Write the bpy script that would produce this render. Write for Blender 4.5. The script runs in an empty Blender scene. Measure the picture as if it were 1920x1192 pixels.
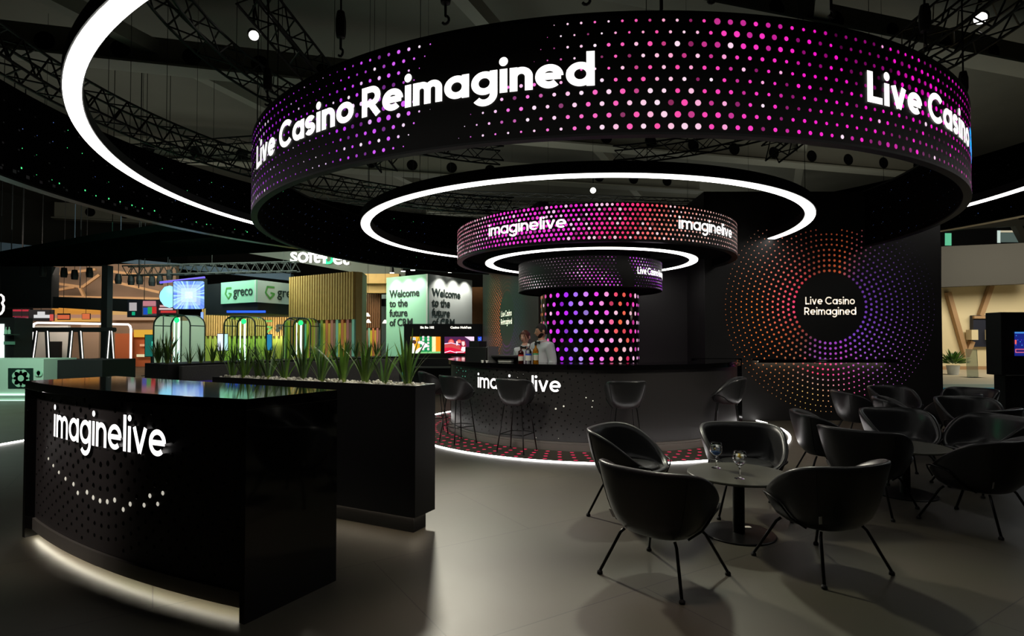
import bpy, bmesh, math, random
from math import sin, cos, pi, radians, sqrt, hypot, atan2
from mathutils import Vector, Matrix
random.seed(7)
SC = bpy.context.scene
COL = SC.collection

# ------------------------------------------------------------------ camera, world, exposure
F_PX, PITCH, CY_PX, CAM_H = 1067.0, 0.0227, 610.7, 1.43
cam_d = bpy.data.cameras.new('camera'); cam = bpy.data.objects.new('camera', cam_d); COL.objects.link(cam)
cam.location = (0, 0, CAM_H); cam.rotation_euler = (pi/2 + PITCH, 0, 0)
cam_d.sensor_width = 36; cam_d.lens = F_PX/1920*36; cam_d.shift_y = (CY_PX-596)/1920
cam_d.clip_start = 0.05; cam_d.clip_end = 300
SC.camera = cam
w = bpy.data.worlds.new('world'); SC.world = w; w.use_nodes = True
w.node_tree.nodes['Background'].inputs[0].default_value = (0.9, 1.0, 0.95, 1)
w.node_tree.nodes['Background'].inputs[1].default_value = 0.0015
SC.view_settings.view_transform = 'Standard'; SC.view_settings.look = 'None'
SC.view_settings.gamma = 1; SC.view_settings.exposure = 0.0; SC.view_settings.use_curve_mapping = False

def area(name, loc, target, power, size, size_y=None, color=(1, 1, 1), spread=pi):
    l = bpy.data.lights.new(name, 'AREA'); l.energy = power; l.size = size; l.color = color; l.spread = spread
    if size_y: l.shape = 'RECTANGLE'; l.size_y = size_y
    o = bpy.data.objects.new(name, l); COL.objects.link(o); o.location = loc
    o.rotation_euler = (Vector(target)-Vector(loc)).to_track_quat('-Z', 'Y').to_euler()
    return o
def spot(name, loc, target, power, angle, blend=0.6, color=(1, 1, 1), radius=0.06):
    l = bpy.data.lights.new(name, 'SPOT'); l.energy = power; l.spot_size = radians(angle); l.spot_blend = blend
    l.color = color; l.shadow_soft_size = radius
    o = bpy.data.objects.new(name, l); COL.objects.link(o); o.location = loc
    o.rotation_euler = (Vector(target)-Vector(loc)).to_track_quat('-Z', 'Y').to_euler()
    return o
WARM = (1.0, 0.93, 0.80)
# floor spots of the rig, plus unseen fill spots added to brighten
SPOTS = [((-1.2, 8.6, 3.95), (0.40, 3.5, 0), 1150, 54, (1.0, 0.95, 0.78)),
         ((2.1, 7.9, 5.8), (1.30, 3.4, 0), 680, 34, (0.98, 1.0, 0.78)),
         ((-3.6, 0.6, 4.6), (-2.95, 3.85, 0.62), 480, 21, (1.0, 0.93, 0.86)),  # added front fill for the reception counter panel
         ((-0.2, 2.6, 5.6), (-1.75, 4.75, 1.2), 330, 34, (1.0, 0.97, 0.86)),  # fill added to brighten the planter leaves
         ((-1.2, 5.3, 3.0), (-0.3, 7.4, 0.2), 150, 70, (1.0, 0.95, 0.78)), ((2.9, 5.2, 3.0), (2.5, 7.4, 0.3), 150, 70, (1.0, 0.95, 0.78)),  # two fills added for the bar front and its floor
         ((0.2, 3.2, 7.0), (0.30, 2.35, 0), 800, 25, (1.0, 0.74, 0.66))]
for k, (p, t, e, a_, c) in enumerate(SPOTS):
    spot('rig_or_fill_spot', p, t, e, a_, 0.8, c, 0.2)

# ------------------------------------------------------------------ helpers
AX, AY = 1.295, 9.535                       # axis of the round bar and of the rings above it
def ray(x, y):
    X = (x-960)/F_PX; Z = (CY_PX-y)/F_PX
    return X, cos(PITCH)-Z*sin(PITCH), sin(PITCH)+Z*cos(PITCH)
def at(x, y, Y):
    d = ray(x, y); s = Y/d[1]
    return Vector((d[0]*s, Y, CAM_H+d[2]*s))
def on(x, y, z=0.0):
    d = ray(x, y); s = (z-CAM_H)/d[2]
    return Vector((d[0]*s, d[1]*s, z))

class MB:
    def __init__(s): s.v = []; s.f = []; s.m = []; s.c = []
    def add(s, vs, fs, m=0, col=None):
        b = len(s.v); s.v += [tuple(p) for p in vs]
        for f in fs:
            s.f.append([b+i for i in f]); s.m.append(m); s.c.append(col)
        return s
    def quad(s, a, b, c, d, m=0, col=None): return s.add([a, b, c, d], [(0, 1, 2, 3)], m, col)
    def box(s, x0, x1, y0, y1, z0, z1, m=0, col=None):
        vs = [(x, y, z) for z in (z0, z1) for y in (y0, y1) for x in (x0, x1)]
        return s.add(vs, [(0, 2, 3, 1), (4, 5, 7, 6), (0, 1, 5, 4), (2, 6, 7, 3), (0, 4, 6, 2), (1, 3, 7, 5)], m, col)
    def prism(s, pts, z0, z1, m=0, col=None):
        n = len(pts); vs = [(p[0], p[1], z0) for p in pts]+[(p[0], p[1], z1) for p in pts]
        fs = [tuple(range(n))[::-1], tuple(range(n, 2*n))]+[(i, (i+1) % n, n+(i+1) % n, n+i) for i in range(n)]
        return s.add(vs, fs, m, col)
    def slab(s, a, b, c, d, t, m=0, col=None):
        """a quad a b c d thickened by t along its back normal"""
        a, b, c, d = map(Vector, (a, b, c, d)); n = (b-a).cross(d-a).normalized()*-t
        vs = [a, b, c, d, a+n, b+n, c+n, d+n]
        return s.add(vs, [(0, 1, 2, 3), (7, 6, 5, 4), (0, 4, 5, 1), (1, 5, 6, 2), (2, 6, 7, 3), (3, 7, 4, 0)], m, col)
    def tube(s, pts, r, n=8, m=0, closed=False, col=None, taper=None):
        pts = [Vector(p) for p in pts]; N = len(pts); rings = []
        up = None
        for i, p in enumerate(pts):
            a = pts[i-1] if (i or closed) else p; b = pts[(i+1) % N] if (i < N-1 or closed) else p
            t = (b-a).normalized()
            if up is None:
                up = t.orthogonal().normalized()
            up = (up-t*up.dot(t)); up = up.normalized() if up.length > 1e-6 else t.orthogonal().normalized()
            e2 = t.cross(up); rr = r if taper is None else r*taper[i]
            rings.append([p+(up*cos(2*pi*k/n)+e2*sin(2*pi*k/n))*rr for k in range(n)])
        vs = [q for rg in rings for q in rg]; fs = []
        for i in range(N if closed else N-1):
            j = (i+1) % N
            for k in range(n):
                fs.append((i*n+k, i*n+(k+1) % n, j*n+(k+1) % n, j*n+k))
        if not closed:
            fs.append(tuple(range(n))[::-1]); fs.append(tuple((N-1)*n+k for k in range(n)))
        return s.add(vs, fs, m, col)
    def lathe(s, prof, n=24, c=(0, 0, 0), m=0, col=None):
        vs = []; fs = []; K = len(prof)
        for i in range(n):
            a = 2*pi*i/n
            vs += [(c[0]+r*cos(a), c[1]+r*sin(a), c[2]+z) for r, z in prof]
        for i in range(n):
            j = (i+1) % n
            for k in range(K-1):
                fs.append((i*K+k, j*K+k, j*K+k+1, i*K+k+1))
        return s.add(vs, fs, m, col)
    def ring(s, R0, R1, z0, z1, a0=-pi, a1=pi, n=160, m=(0, 0, 0, 0), c=None):
        """annular bar about the axis: angle 0 looks to the camera; m = (outer, inner, bottom, top) materials"""
        cx, cy = c if c else (0, 0); full = abs(a1-a0-2*pi) < 1e-6
        for i in range(n):
            p, q = a0+(a1-a0)*i/n, a0+(a1-a0)*(i+1)/n
            A = lambda r, t, z: (cx+r*sin(t), cy-r*cos(t), z)
            s.quad(A(R1, p, z0), A(R1, q, z0), A(R1, q, z1), A(R1, p, z1), m[0])
            s.quad(A(R0, q, z0), A(R0, p, z0), A(R0, p, z1), A(R0, q, z1), m[1])
            s.quad(A(R0, p, z0), A(R0, q, z0), A(R1, q, z0), A(R1, p, z0), m[2])
            s.quad(A(R0, q, z1), A(R0, p, z1), A(R1, p, z1), A(R1, q, z1), m[3])
            if not full and i in (0, n-1):
                t = p if i == 0 else q
                s.quad(A(R0, t, z0), A(R1, t, z0), A(R1, t, z1), A(R0, t, z1), m[0])
        return s
    def disc(s, mp, u, v, r, d=0.0, n=10, m=0, col=None, ry=None):
        ry = ry or r
        vs = [mp(u+r*cos(2*pi*k/n), v+ry*sin(2*pi*k/n), d) for k in range(n)]
        return s.add(vs, [tuple(range(n))], m, col)
    def dome(s, mp, u, v, r, d, n=8, m=0, col=None):
        vs = [mp(u+r*cos(2*pi*k/n), v+r*sin(2*pi*k/n), 0.0005) for k in range(n)]
        vs += [mp(u+.6*r*cos(2*pi*k/n), v+.6*r*sin(2*pi*k/n), d) for k in range(n)]
        fs = [(k, (k+1) % n, n+(k+1) % n, n+k) for k in range(n)]+[tuple(range(n, 2*n))]
        return s.add(vs, fs, m, col)
    def build(s, name, mats, parent=None, smooth=False, loc=None, bevel=0, angle=None):
        me = bpy.data.meshes.new(name); me.from_pydata(s.v, [], s.f)
        if not isinstance(mats, (list, tuple)): mats = [mats]
        for mm in mats: me.materials.append(mm)
        me.polygons.foreach_set('material_index', s.m)
        if any(c is not None for c in s.c):
            at_ = me.attributes.new('Col', 'FLOAT_COLOR', 'CORNER'); buf = []
            for p, c in zip(me.polygons, s.c):
                c = c or (0, 0, 0)
                buf += [c[0], c[1], c[2], 1.0]*p.loop_total
            at_.data.foreach_set('color', buf)
        if smooth:
            me.polygons.foreach_set('use_smooth', [True]*len(me.polygons))
            if angle: me.set_sharp_from_angle(angle=radians(angle))
        me.update()
        o = bpy.data.objects.new(name, me); COL.objects.link(o)
        if parent: o.parent = parent
        if loc is not None: o.location = loc
        if bevel:
            b = o.modifiers.new('bevel', 'BEVEL'); b.width = bevel; b.segments = 2; b.limit_method = 'ANGLE'
        return o

def tag(o, label=None, cat=None, group=None, kind=None):
    if label: o['label'] = label
    if cat: o['category'] = cat
    if group: o['group'] = group
    if kind: o['kind'] = kind
    return o
def thing(name, label, cat, loc=(0, 0, 0), rz=0, group=None, kind=None):
    o = bpy.data.objects.new(name, None); COL.objects.link(o); o.location = loc; o.rotation_euler = (0, 0, rz)
    o.empty_display_size = 0.1
    return tag(o, label, cat, group, kind)
def dup(root, loc, rz, label, group=None):
    r = root.copy(); COL.objects.link(r); r.location = loc; r.rotation_euler = (0, 0, rz); r['label'] = label
    if group: r['group'] = group
    for ch in list(root.children):
        c = ch.copy(); COL.objects.link(c); c.parent = r
        for g in list(ch.children):
            d = g.copy(); COL.objects.link(d); d.parent = c
    return r

# ------------------------------------------------------------------ materials
def srgb(r, g, b):
    f = lambda c: (c/255/12.92) if c/255 <= .04045 else ((c/255+.055)/1.055)**2.4
    return (f(r), f(g), f(b))
def mat(name, col, rough=0.5, metal=0.0, emit=None, es=0.0, spec=0.5, noise=0.0, nscale=40, bump=0.0, trans=0.0, ior=1.45, coat=0.0, alpha=1.0):
    m = bpy.data.materials.new(name); m.use_nodes = True; nt = m.node_tree; b = nt.nodes['Principled BSDF']
    b.inputs['Base Color'].default_value = (*col, 1); b.inputs['Roughness'].default_value = rough
    b.inputs['Metallic'].default_value = metal; b.inputs['Specular IOR Level'].default_value = spec
    b.inputs['Transmission Weight'].default_value = trans; b.inputs['IOR'].default_value = ior
    b.inputs['Coat Weight'].default_value = coat; b.inputs['Alpha'].default_value = alpha
    if emit is not None:
        b.inputs['Emission Color'].default_value = (*emit, 1); b.inputs['Emission Strength'].default_value = es
    if noise or bump:
        tc = nt.nodes.new('ShaderNodeTexCoord'); nz = nt.nodes.new('ShaderNodeTexNoise')
        nz.inputs['Scale'].default_value = nscale; nz.inputs['Detail'].default_value = 4
        nt.links.new(tc.outputs['Object'], nz.inputs['Vector'])
        if noise:
            mx = nt.nodes.new('ShaderNodeMix'); mx.data_type = 'RGBA'
            mx.inputs['A'].default_value = (*[c*(1-noise) for c in col], 1); mx.inputs['B'].default_value = (*[min(1, c*(1+noise)) for c in col], 1)
            nt.links.new(nz.outputs['Fac'], mx.inputs['Factor']); nt.links.new(mx.outputs['Result'], b.inputs['Base Color'])
        if bump:
            bp = nt.nodes.new('ShaderNodeBump'); bp.inputs['Strength'].default_value = bump; bp.inputs['Distance'].default_value = 0.004
            nt.links.new(nz.outputs['Fac'], bp.inputs['Height']); nt.links.new(bp.outputs['Normal'], b.inputs['Normal'])
    return m
def screen_mat(name, strength):
    m = bpy.data.materials.new(name); m.use_nodes = True; nt = m.node_tree; b = nt.nodes['Principled BSDF']
    a = nt.nodes.new('ShaderNodeAttribute'); a.attribute_name = 'Col'
    b.inputs['Base Color'].default_value = (0.01, 0.01, 0.01, 1); b.inputs['Roughness'].default_value = 0.4
    nt.links.new(a.outputs['Color'], b.inputs['Emission Color']); b.inputs['Emission Strength'].default_value = strength
    return m
def attr_mat(name, rough=0.6):
    m = bpy.data.materials.new(name); m.use_nodes = True; nt = m.node_tree; b = nt.nodes['Principled BSDF']
    a = nt.nodes.new('ShaderNodeAttribute'); a.attribute_name = 'Col'; b.inputs['Roughness'].default_value = rough
    nt.links.new(a.outputs['Color'], b.inputs['Base Color'])
    return m
M = {}
M['black'] = mat('black_paint', srgb(16, 16, 17), 0.55)
M['void'] = mat('black_cloth', srgb(5, 5, 5), 0.9, spec=0.1)
M['satin'] = mat('satin_black_laminate', srgb(26, 25, 26), 0.42, noise=0.12, nscale=3)
M['gloss'] = mat('gloss_black_acrylic', srgb(8, 8, 9), 0.06, spec=0.6)
M['panel'] = mat('charcoal_panel', srgb(62, 57, 57), 0.40, noise=0.08, nscale=2)
M['barpanel'] = mat('black_bar_panel', srgb(44, 42, 42), 0.36, noise=0.08, nscale=2)
M['wallblack'] = mat('matt_black_wall', srgb(38, 37, 36), 0.5, noise=0.06, nscale=1.5)
M['leather'] = mat('black_leather', srgb(34, 34, 35), 0.34, spec=0.5, noise=0.15, nscale=60, bump=0.12)
M['seam'] = mat('leather_seam', srgb(16, 16, 16), 0.5)
M['blackmetal'] = mat('black_metal', srgb(22, 22, 22), 0.35, metal=0.6)
M['tabletop'] = mat('dark_laminate', srgb(74, 74, 64), 0.38, noise=0.1, nscale=30)
M['rubber'] = mat('rubber', srgb(12, 12, 12), 0.7)
M['led'] = mat('white_light_diffuser', (1, 1, 1), 0.5, emit=(1.0, 0.975, 0.92), es=5.0)
M['ledfloor'] = mat('white_floor_light', (1, 1, 1), 0.5, emit=(1.0, 0.96, 0.93), es=14.0)
M['sign'] = mat('white_lit_letter', (1, 1, 1), 0.5, emit=(1.0, 0.97, 0.94), es=1.6)
M['signwarm'] = mat('warm_lit_letter', (1, 1, 1), 0.5, emit=(1.0, 0.86, 0.66), es=1.0)
M['screen'] = screen_mat('led_pixels', 1.0)
M['screenbg'] = mat('led_screen_face', srgb(15, 13, 9), 0.5, noise=0.2, nscale=1, spec=.25)
M['white'] = mat('white_paint', srgb(225, 225, 220), 0.5)
M['label'] = mat('white_label', srgb(200, 200, 200), 0.6)
M['glass'] = mat('clear_glass', (1, 1, 1), 0.02, trans=1.0, ior=1.45)
M['ice'] = mat('ice', (0.92, 0.94, 0.96), 0.3, trans=0.25, ior=1.31)
M['green_led'] = mat('green_status_light', (0, 0.3, 0.05), 0.5, emit=(0.1, 1.0, 0.3), es=1.2)
M['blue_led'] = mat('blue_status_light', (0, 0.1, 0.3), 0.5, emit=(0.2, 0.35, 1.0), es=0.5)

def floor_material():
    m = bpy.data.materials.new('dark_floor_tile'); m.use_nodes = True; nt = m.node_tree; b = nt.nodes['Principled BSDF']
    tc = nt.nodes.new('ShaderNodeTexCoord'); mp = nt.nodes.new('ShaderNodeMapping'); mp.inputs['Rotation'].default_value = (0, 0, radians(-32))
    br = nt.nodes.new('ShaderNodeTexBrick'); br.offset = 0.5
    base = srgb(75, 71, 60)
    br.inputs['Color1'].default_value = (*base, 1); br.inputs['Color2'].default_value = (*[c*0.9 for c in base], 1)
    br.inputs['Mortar'].default_value = (*[c*0.35 for c in base], 1); br.inputs['Scale'].default_value = 1.0
    br.inputs['Mortar Size'].default_value = 0.0035; br.inputs['Brick Width'].default_value = 2.4; br.inputs['Row Height'].default_value = 1.2
    br.inputs['Mortar Smooth'].default_value = 0.0
    nt.links.new(tc.outputs['Object'], mp.inputs['Vector']); nt.links.new(mp.outputs['Vector'], br.inputs['Vector'])
    nz = nt.nodes.new('ShaderNodeTexNoise'); nz.inputs['Scale'].default_value = 1.3; nz.inputs['Detail'].default_value = 6
    nt.links.new(tc.outputs['Object'], nz.inputs['Vector'])
    mx = nt.nodes.new('ShaderNodeMix'); mx.data_type = 'RGBA'; mx.blend_type = 'MULTIPLY'; mx.inputs['Factor'].default_value = 0.25
    nt.links.new(br.outputs['Color'], mx.inputs['A']); nt.links.new(nz.outputs['Color'], mx.inputs['B'])
    nt.links.new(mx.outputs['Result'], b.inputs['Base Color'])
    mr = nt.nodes.new('ShaderNodeMapRange'); mr.inputs['To Min'].default_value = 0.40; mr.inputs['To Max'].default_value = 0.52
    nt.links.new(nz.outputs['Fac'], mr.inputs['Value']); nt.links.new(mr.outputs['Result'], b.inputs['Roughness'])
    return m
M['floor'] = floor_material()

# ------------------------------------------------------------------ lettering (geometric sans drawn from strokes)
def arc(cx, cy, r, a0, a1, n=None, sx=1.0):
    n = n or max(6, int(abs(a1-a0)/9))
    return [(cx+sx*r*cos(radians(a0+(a1-a0)*i/n)), cy+r*sin(radians(a0+(a1-a0)*i/n))) for i in range(n+1)]
def line(x0, y0, x1, y1, n=6):
    return [(x0+(x1-x0)*i/n, y0+(y1-y0)*i/n) for i in range(n+1)]
def glyph(ch, w):
    h = w/2; CAP = 1.37; r = .5-h; S = []; D = []
    if ch == 'i': S = [line(h, 0, h, 1)]; D = [(h, 1.31, .62*w)]; adv = w
    elif ch == 'l': S = [line(h, 0, h, CAP+.05)]; adv = w
    elif ch == 'n':
        q = .42-h; S = [line(h, 0, h, 1), arc(h+q, 1-h-q, q, 180, 0)+line(h+2*q, 1-h-q, h+2*q, 0)[1:]]; adv = w+2*q
    elif ch == 'm':
        q = .385-h; S = [line(h, 0, h, 1)]
        for k in (0, 1): S.append(arc(h+q+2*q*k, 1-h-q, q, 180, 0)+line(h+2*q*(k+1), 1-h-q, h+2*q*(k+1), 0)[1:])
        adv = w+4*q
    elif ch in 'adgo':
        S = [arc(.5, .5, r, 0, 360, 40)]; adv = 1
        if ch == 'a': S.append(line(1-h, 0, 1-h, 1))
        if ch == 'd': S.append(line(1-h, 0, 1-h, CAP+.05))
        if ch == 'g': S.append(line(1-h, 1, 1-h, .02)+arc(.5, .02, r, 0, -145))
    elif ch == 'e': S = [arc(.5, .5, r, 0, 312), line(h*.9, .5, 1-h*.6, .5)]; adv = 1
    elif ch == 'c': S = [arc(.5, .5, r, 45, 315)]; adv = .92
    elif ch == 'v':
        S = [line(h, 1, .46, h*.2), line(.92-h, 1, .46, h*.2)]; adv = .92
    elif ch == 'L': S = [line(h, 0, h, CAP), line(h, h, .78, h)]; adv = .80
    elif ch == 'C': S = [arc(.72, .70, .72-h, 42, 318)]; adv = 1.26
    elif ch == 's':
        q = (1-w)/4; cx = .36; S = [arc(cx, 1-h-q, q, 25, 270, sx=1.3)[:-1]+arc(cx, h+q, q, 90, -155, sx=1.3)]; adv = .74
    elif ch == 'R':
        q = .40-h*.5; yb = CAP-h-2*q
        S = [line(h, 0, h, CAP), line(h, CAP-h, .5, CAP-h)+arc(.5, CAP-h-q, q, 90, -90)[1:]+line(.5, yb, h, yb)[1:], line(.46, yb, .86, 0)]; adv = .98
    else: adv = .38
    return S, D, adv
def letter_text(mb, text, mp, u0, v0, xh, w=0.25, gap=0.13, width=None, depth=0.0, d0=0.004, m=0, col=None, space=.38):
    """draw text on the surface mp(u, v, d); width squeezes it to that length; depth > 0 gives solid letters"""
    items = []; x = 0.0
    for ch in text:
        if ch == ' ': x += space; continue
        S, D, adv = glyph(ch, w); items.append((x, S, D)); x += adv+gap
    total = x-gap; sx = (width/(total*xh)) if width else 1.0
    for x0, S, D in items:
        for st in S:
            n = len(st); L = []; R = []
            for i, (px, py) in enumerate(st):
                a = st[max(0, i-1)]; b = st[min(n-1, i+1)]
                tx, ty = b[0]-a[0], b[1]-a[1]; q = hypot(tx, ty) or 1
                if n > 30 and st[0] == st[-1] or (i in (0, n-1) and hypot(st[0][0]-st[-1][0], st[0][1]-st[-1][1]) < 1e-6):
                    a = st[i-1] if i else st[-2]; b = st[i+1] if i < n-1 else st[1]; tx, ty = b[0]-a[0], b[1]-a[1]; q = hypot(tx, ty) or 1
                nx, ny = -ty/q*w/2, tx/q*w/2
                L.append((px+nx, py+ny)); R.append((px-nx, py-ny))
            P = lambda p, d: mp(u0+(x0+p[0])*xh*sx, v0+p[1]*xh, d)
            for i in range(n-1):
                mb.quad(P(R[i], d0+depth), P(R[i+1], d0+depth), P(L[i+1], d0+depth), P(L[i], d0+depth), m, col)
                if depth:
                    mb.quad(P(L[i], d0+depth), P(L[i+1], d0+depth), P(L[i+1], 0), P(L[i], 0), m+1, col)
                    mb.quad(P(R[i+1], d0+depth), P(R[i], d0+depth), P(R[i], 0), P(R[i+1], 0), m+1, col)
        for (cx, cy, rr) in D:
            mb.disc(mp, u0+(x0+cx)*xh*sx, v0+cy*xh, rr*xh*(sx+1)/2, d0+depth, 18, m, col)
            if depth:
                for k in range(18):
                    a, b = 2*pi*k/18, 2*pi*(k+1)/18
                    P = lambda t, d: mp(u0+(x0+cx+rr*cos(t))*xh*sx, v0+(cy+rr*sin(t))*xh, d)
                    mb.quad(P(a, d0+depth), P(b, d0+depth), P(b, 0), P(a, 0), m+1, col)
    return total*xh*sx
def cyl(R, c=(0, 0), phi0=0.0):
    return lambda u, v, d: (c[0]+(R+d)*sin(phi0+u/R), c[1]-(R+d)*cos(phi0+u/R), v)
def plane(o, ex, ez=(0, 0, 1)):
    o, ex, ez = Vector(o), Vector(ex).normalized(), Vector(ez).normalized(); n = ex.cross(ez)
    return lambda u, v, d: tuple(o+ex*u+ez*v+n*d)
def font_mesh(text, name, size, o, ex, material, parent, align='LEFT', bold=0.0, depth=0.004, spacing=1.0, ls=1.0, squeeze=1.0):
    cu = bpy.data.curves.new(name, 'FONT'); cu.body = text; cu.size = size; cu.align_x = align; cu.offset = bold; cu.extrude = depth
    cu.space_character = spacing; cu.space_line = ls; cu.resolution_u = 3
    t = bpy.data.objects.new('t', cu); COL.objects.link(t); dg = bpy.context.evaluated_depsgraph_get(); dg.update()
    me = bpy.data.meshes.new_from_object(t.evaluated_get(dg)); bpy.data.objects.remove(t); bpy.data.curves.remove(cu)
    ex = Vector(ex).normalized(); ez = Vector((0, 0, 1)); n = ex.cross(ez); o = Vector(o)
    for v in me.vertices: v.co = o+ex*v.co.x*squeeze+ez*v.co.y+n*(v.co.z+depth)
    me.name = name; me.materials.clear(); me.materials.append(material)
    ob = bpy.data.objects.new(name, me); COL.objects.link(ob)
    if parent: ob.parent = parent
    return ob

def hsmooth(a, b, x):
    t = max(0.0, min(1.0, (x-a)/(b-a))); return t*t*(3-2*t)
def lerp(a, b, t): return tuple(a[i]+(b[i]-a[i])*t for i in range(3))
def ramp(stops, x):
    if x <= stops[0][0]: return stops[0][1]
    for (a, ca), (b, cb) in zip(stops, stops[1:]):
        if x <= b: return lerp(ca, cb, (x-a)/(b-a))
    return stops[-1][1]
# ------------------------------------------------------------------ the setting
fl = MB().box(-40, 45, -6, 70, -0.1, 0).build('floor', M['floor']); tag(fl, kind='structure')
M['hallwall'] = mat('dim_hall_wall', srgb(60, 58, 52), 0.8)
M['roof'] = mat('hall_roof_sheet', srgb(88, 86, 76), 0.8, noise=0.25, nscale=0.4)
M['beam'] = mat('hall_roof_beam', srgb(112, 110, 98), 0.7, noise=0.1, nscale=1)
cl = MB().box(-40, 45, -6, 70, 13.0, 13.2).build('ceiling', M['roof']); tag(cl, kind='structure')
for nm, b in (('wall_back', (-40, 45, 70, 70.3, 0, 13)), ('wall_left', (-40.3, -40, -6, 70, 0, 13)), ('wall_right', (45, 45.3, -6, 70, 0, 13)), ('wall_front', (-40, 45, -6.3, -6, 0, 13))):
    tag(MB().box(*b).build(nm, M['hallwall']), kind='structure')
# roof beams: deep pale girders that slope across the hall, with round holes
def roof_beam(p, q, depth, label):
    p, q = Vector(p), Vector(q); ex = (q-p).normalized(); L = (q-p).length; nrm = ex.cross(Vector((0, 0, 1))).normalized()*0.12
    mb = MB(); mb.slab(p-nrm, q-nrm, q-nrm+Vector((0, 0, depth)), p-nrm+Vector((0, 0, depth)), 0.24)
    mb.slab(p-nrm*3.5, q-nrm*3.5, q+nrm*3.5, p+nrm*3.5, -0.08)
    mp = plane(p-nrm*1.02, ex)
    n = int(L/2.2)
    for k in range(1, n): mb.disc(mp, L*k/n, depth*.5, depth*.28, 0.02, 16, 1)
    o = mb.build('trim_1', [M['beam'], M['void']]); tag(o, kind='structure')
for (p, q, d) in (((-22, 17, 10.8), (6, 24, 10.8), 1.1), ((-30, 27, 10.8), (12, 36, 10.8), 1.1), ((-3, 14, 11.2), (24, 22, 11.2), 1.0), ((0, 26, 10.6), (32, 34, 10.6), 1.1), ((-6, 40, 10.4), (30, 52, 10.4), 1.2), ((-34, 42, 10.4), (-4, 52, 10.4), 1.2)):
    roof_beam(p, q, d, '')
for k, (p, q) in enumerate((((-14, 15.5, 11.8), (-5, 40, 11.8)), ((-2, 15.5, 11.9), (9, 40, 11.9)), ((8, 14, 11.8), (20, 40, 11.8)), ((-26, 20, 11.8), (-20, 45, 11.8)))):
    p, q = Vector(p), Vector(q); e = (q-p).cross(Vector((0, 0, 1))).normalized()*0.22
    tag(MB().slab(p-e, q-e, q+e, p+e, -0.5).build('trim_2', M['beam']), kind='structure')

# the stand's tower: three walls
M['greywall'] = mat('dark_grey_wall', srgb(62, 61, 60), 0.5, noise=0.06, nscale=1.5)
wr = MB().box(3.39, 7.56, 10.0, 10.25, 0, 4.03).box(3.39, 3.62, 10.25, 11.0, 0, 4.03).build('wall_right_partition', M['wallblack'], bevel=0.004); tag(wr, kind='structure')
wb = MB().box(0.5, 3.6, 11.0, 11.2, 0, 4.03).build('wall_back_partition', M['greywall']); tag(wb, kind='structure')
WL0, WL1 = Vector((-0.77, 15.0, 0)), Vector((0.5, 10.7, 0))
wl = MB().slab(WL0, WL1, WL1+Vector((0, 0, 4.03)), WL0+Vector((0, 0, 4.03)), 0.2).build('wall_left_partition', M['greywall']); tag(wl, kind='structure')
PINK, RED, ORG, YEL, PUR = srgb(255, 70, 120), srgb(235, 75, 70), srgb(238, 125, 45), srgb(250, 205, 110), srgb(120, 62, 190)
def wall_colour(a, r):
    """a in degrees, r from 0 (inner ring) to 1"""
    st = [(-180, lerp(PINK, ORG, min(1, r*1.8))), (-150, lerp(srgb(170, 70, 50), ORG, r)), (-125, lerp(srgb(110, 55, 60), srgb(220, 140, 80), r)),
          (-100, lerp(srgb(150, 70, 180), YEL, min(1, max(0, r-.32)*2.1)) if r < .3 or r > .5 else PINK), (-75, lerp(srgb(160, 60, 190), srgb(250, 100, 130), r)),
          (-55, lerp(srgb(120, 65, 190), srgb(190, 110, 200), r)), (0, lerp(srgb(105, 55, 165), srgb(62, 52, 92), r)), (50, lerp(srgb(85, 45, 110), srgb(42, 40, 55), r)),
          (75, lerp(srgb(185, 80, 40), srgb(90, 45, 32), r)), (110, lerp(srgb(120, 55, 42), srgb(60, 26, 22), r)), (140, lerp(srgb(200, 60, 70), srgb(230, 150, 120), r)), (180, lerp(PINK, ORG, min(1, r*1.8)))]
    return ramp(st, a)
def radial_dots(mb, mp, cu, cv, r_in, step, rings, d_in, d_out, colour, um=(-99, 99), vm=(-99, 99), emis=1, pitch=0.092):
    for k in range(rings):
        r = r_in+step*k; n = max(12, int(round(2*pi*r/pitch/2))*2); f = k/(rings-1)
        for i in range(n):
            a = 2*pi*(i+.5*(k % 2))/n; u, v = cu+r*cos(a), cv+r*sin(a)
            if not (um[0] < u < um[1] and vm[0] < v < vm[1]): continue
            deg = math.degrees(a); deg = deg-360 if deg > 180 else deg
            rr = d_in+(d_out-d_in)*f**1.1
            mb.disc(mp, u, v, rr, 0.003, 9, 0, colour(deg, f))
M['dotlit'] = screen_mat('backlit_perforation', 0.95)
mb = MB(); mpw = plane((3.39, 10.0, 0), (1, 0, 0))
radial_dots(mb, mpw, 2.20, 1.99, .64, .092, 14, .024, .006, wall_colour, vm=(.05, 3.35), um=(.05, 4.12))
mb.build('dot_pattern', M['dotlit'], wr)
mb = MB()
letter_text(mb, 'Live Casino', mpw, 2.20-.435, 2.035, .094, .21, .14, width=.87, depth=.008)
letter_text(mb, 'Reimagined', mpw, 2.20-.455, 1.852, .094, .21, .14, width=.91, depth=.008)
mb.build('lettering', [M['signwarm'], M['black']], wr)['label'] = 'warm white lettering'
mb = MB(); mpl = plane(WL0, WL1-WL0); cl_u = 2.30
def left_colour(a, r):
    k = .95 if abs(a) > 140 else .22+.35*hsmooth(80, 140, abs(a))
    return tuple(c*k for c in (lerp(ORG, RED, .35*(1-r)) if abs(a) > 125 else wall_colour(a, r)))
radial_dots(mb, mpl, cl_u, 1.89, .64, .092, 14, .024, .006, left_colour, vm=(.05, 3.6), um=(.05, 4.4))
mb.build('dot_pattern', M['dotlit'], wl)
mb = MB()
letter_text(mb, 'Live Casino', mpl, cl_u-.435, 1.935, .094, .21, .14, width=.87, depth=.008)
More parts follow.
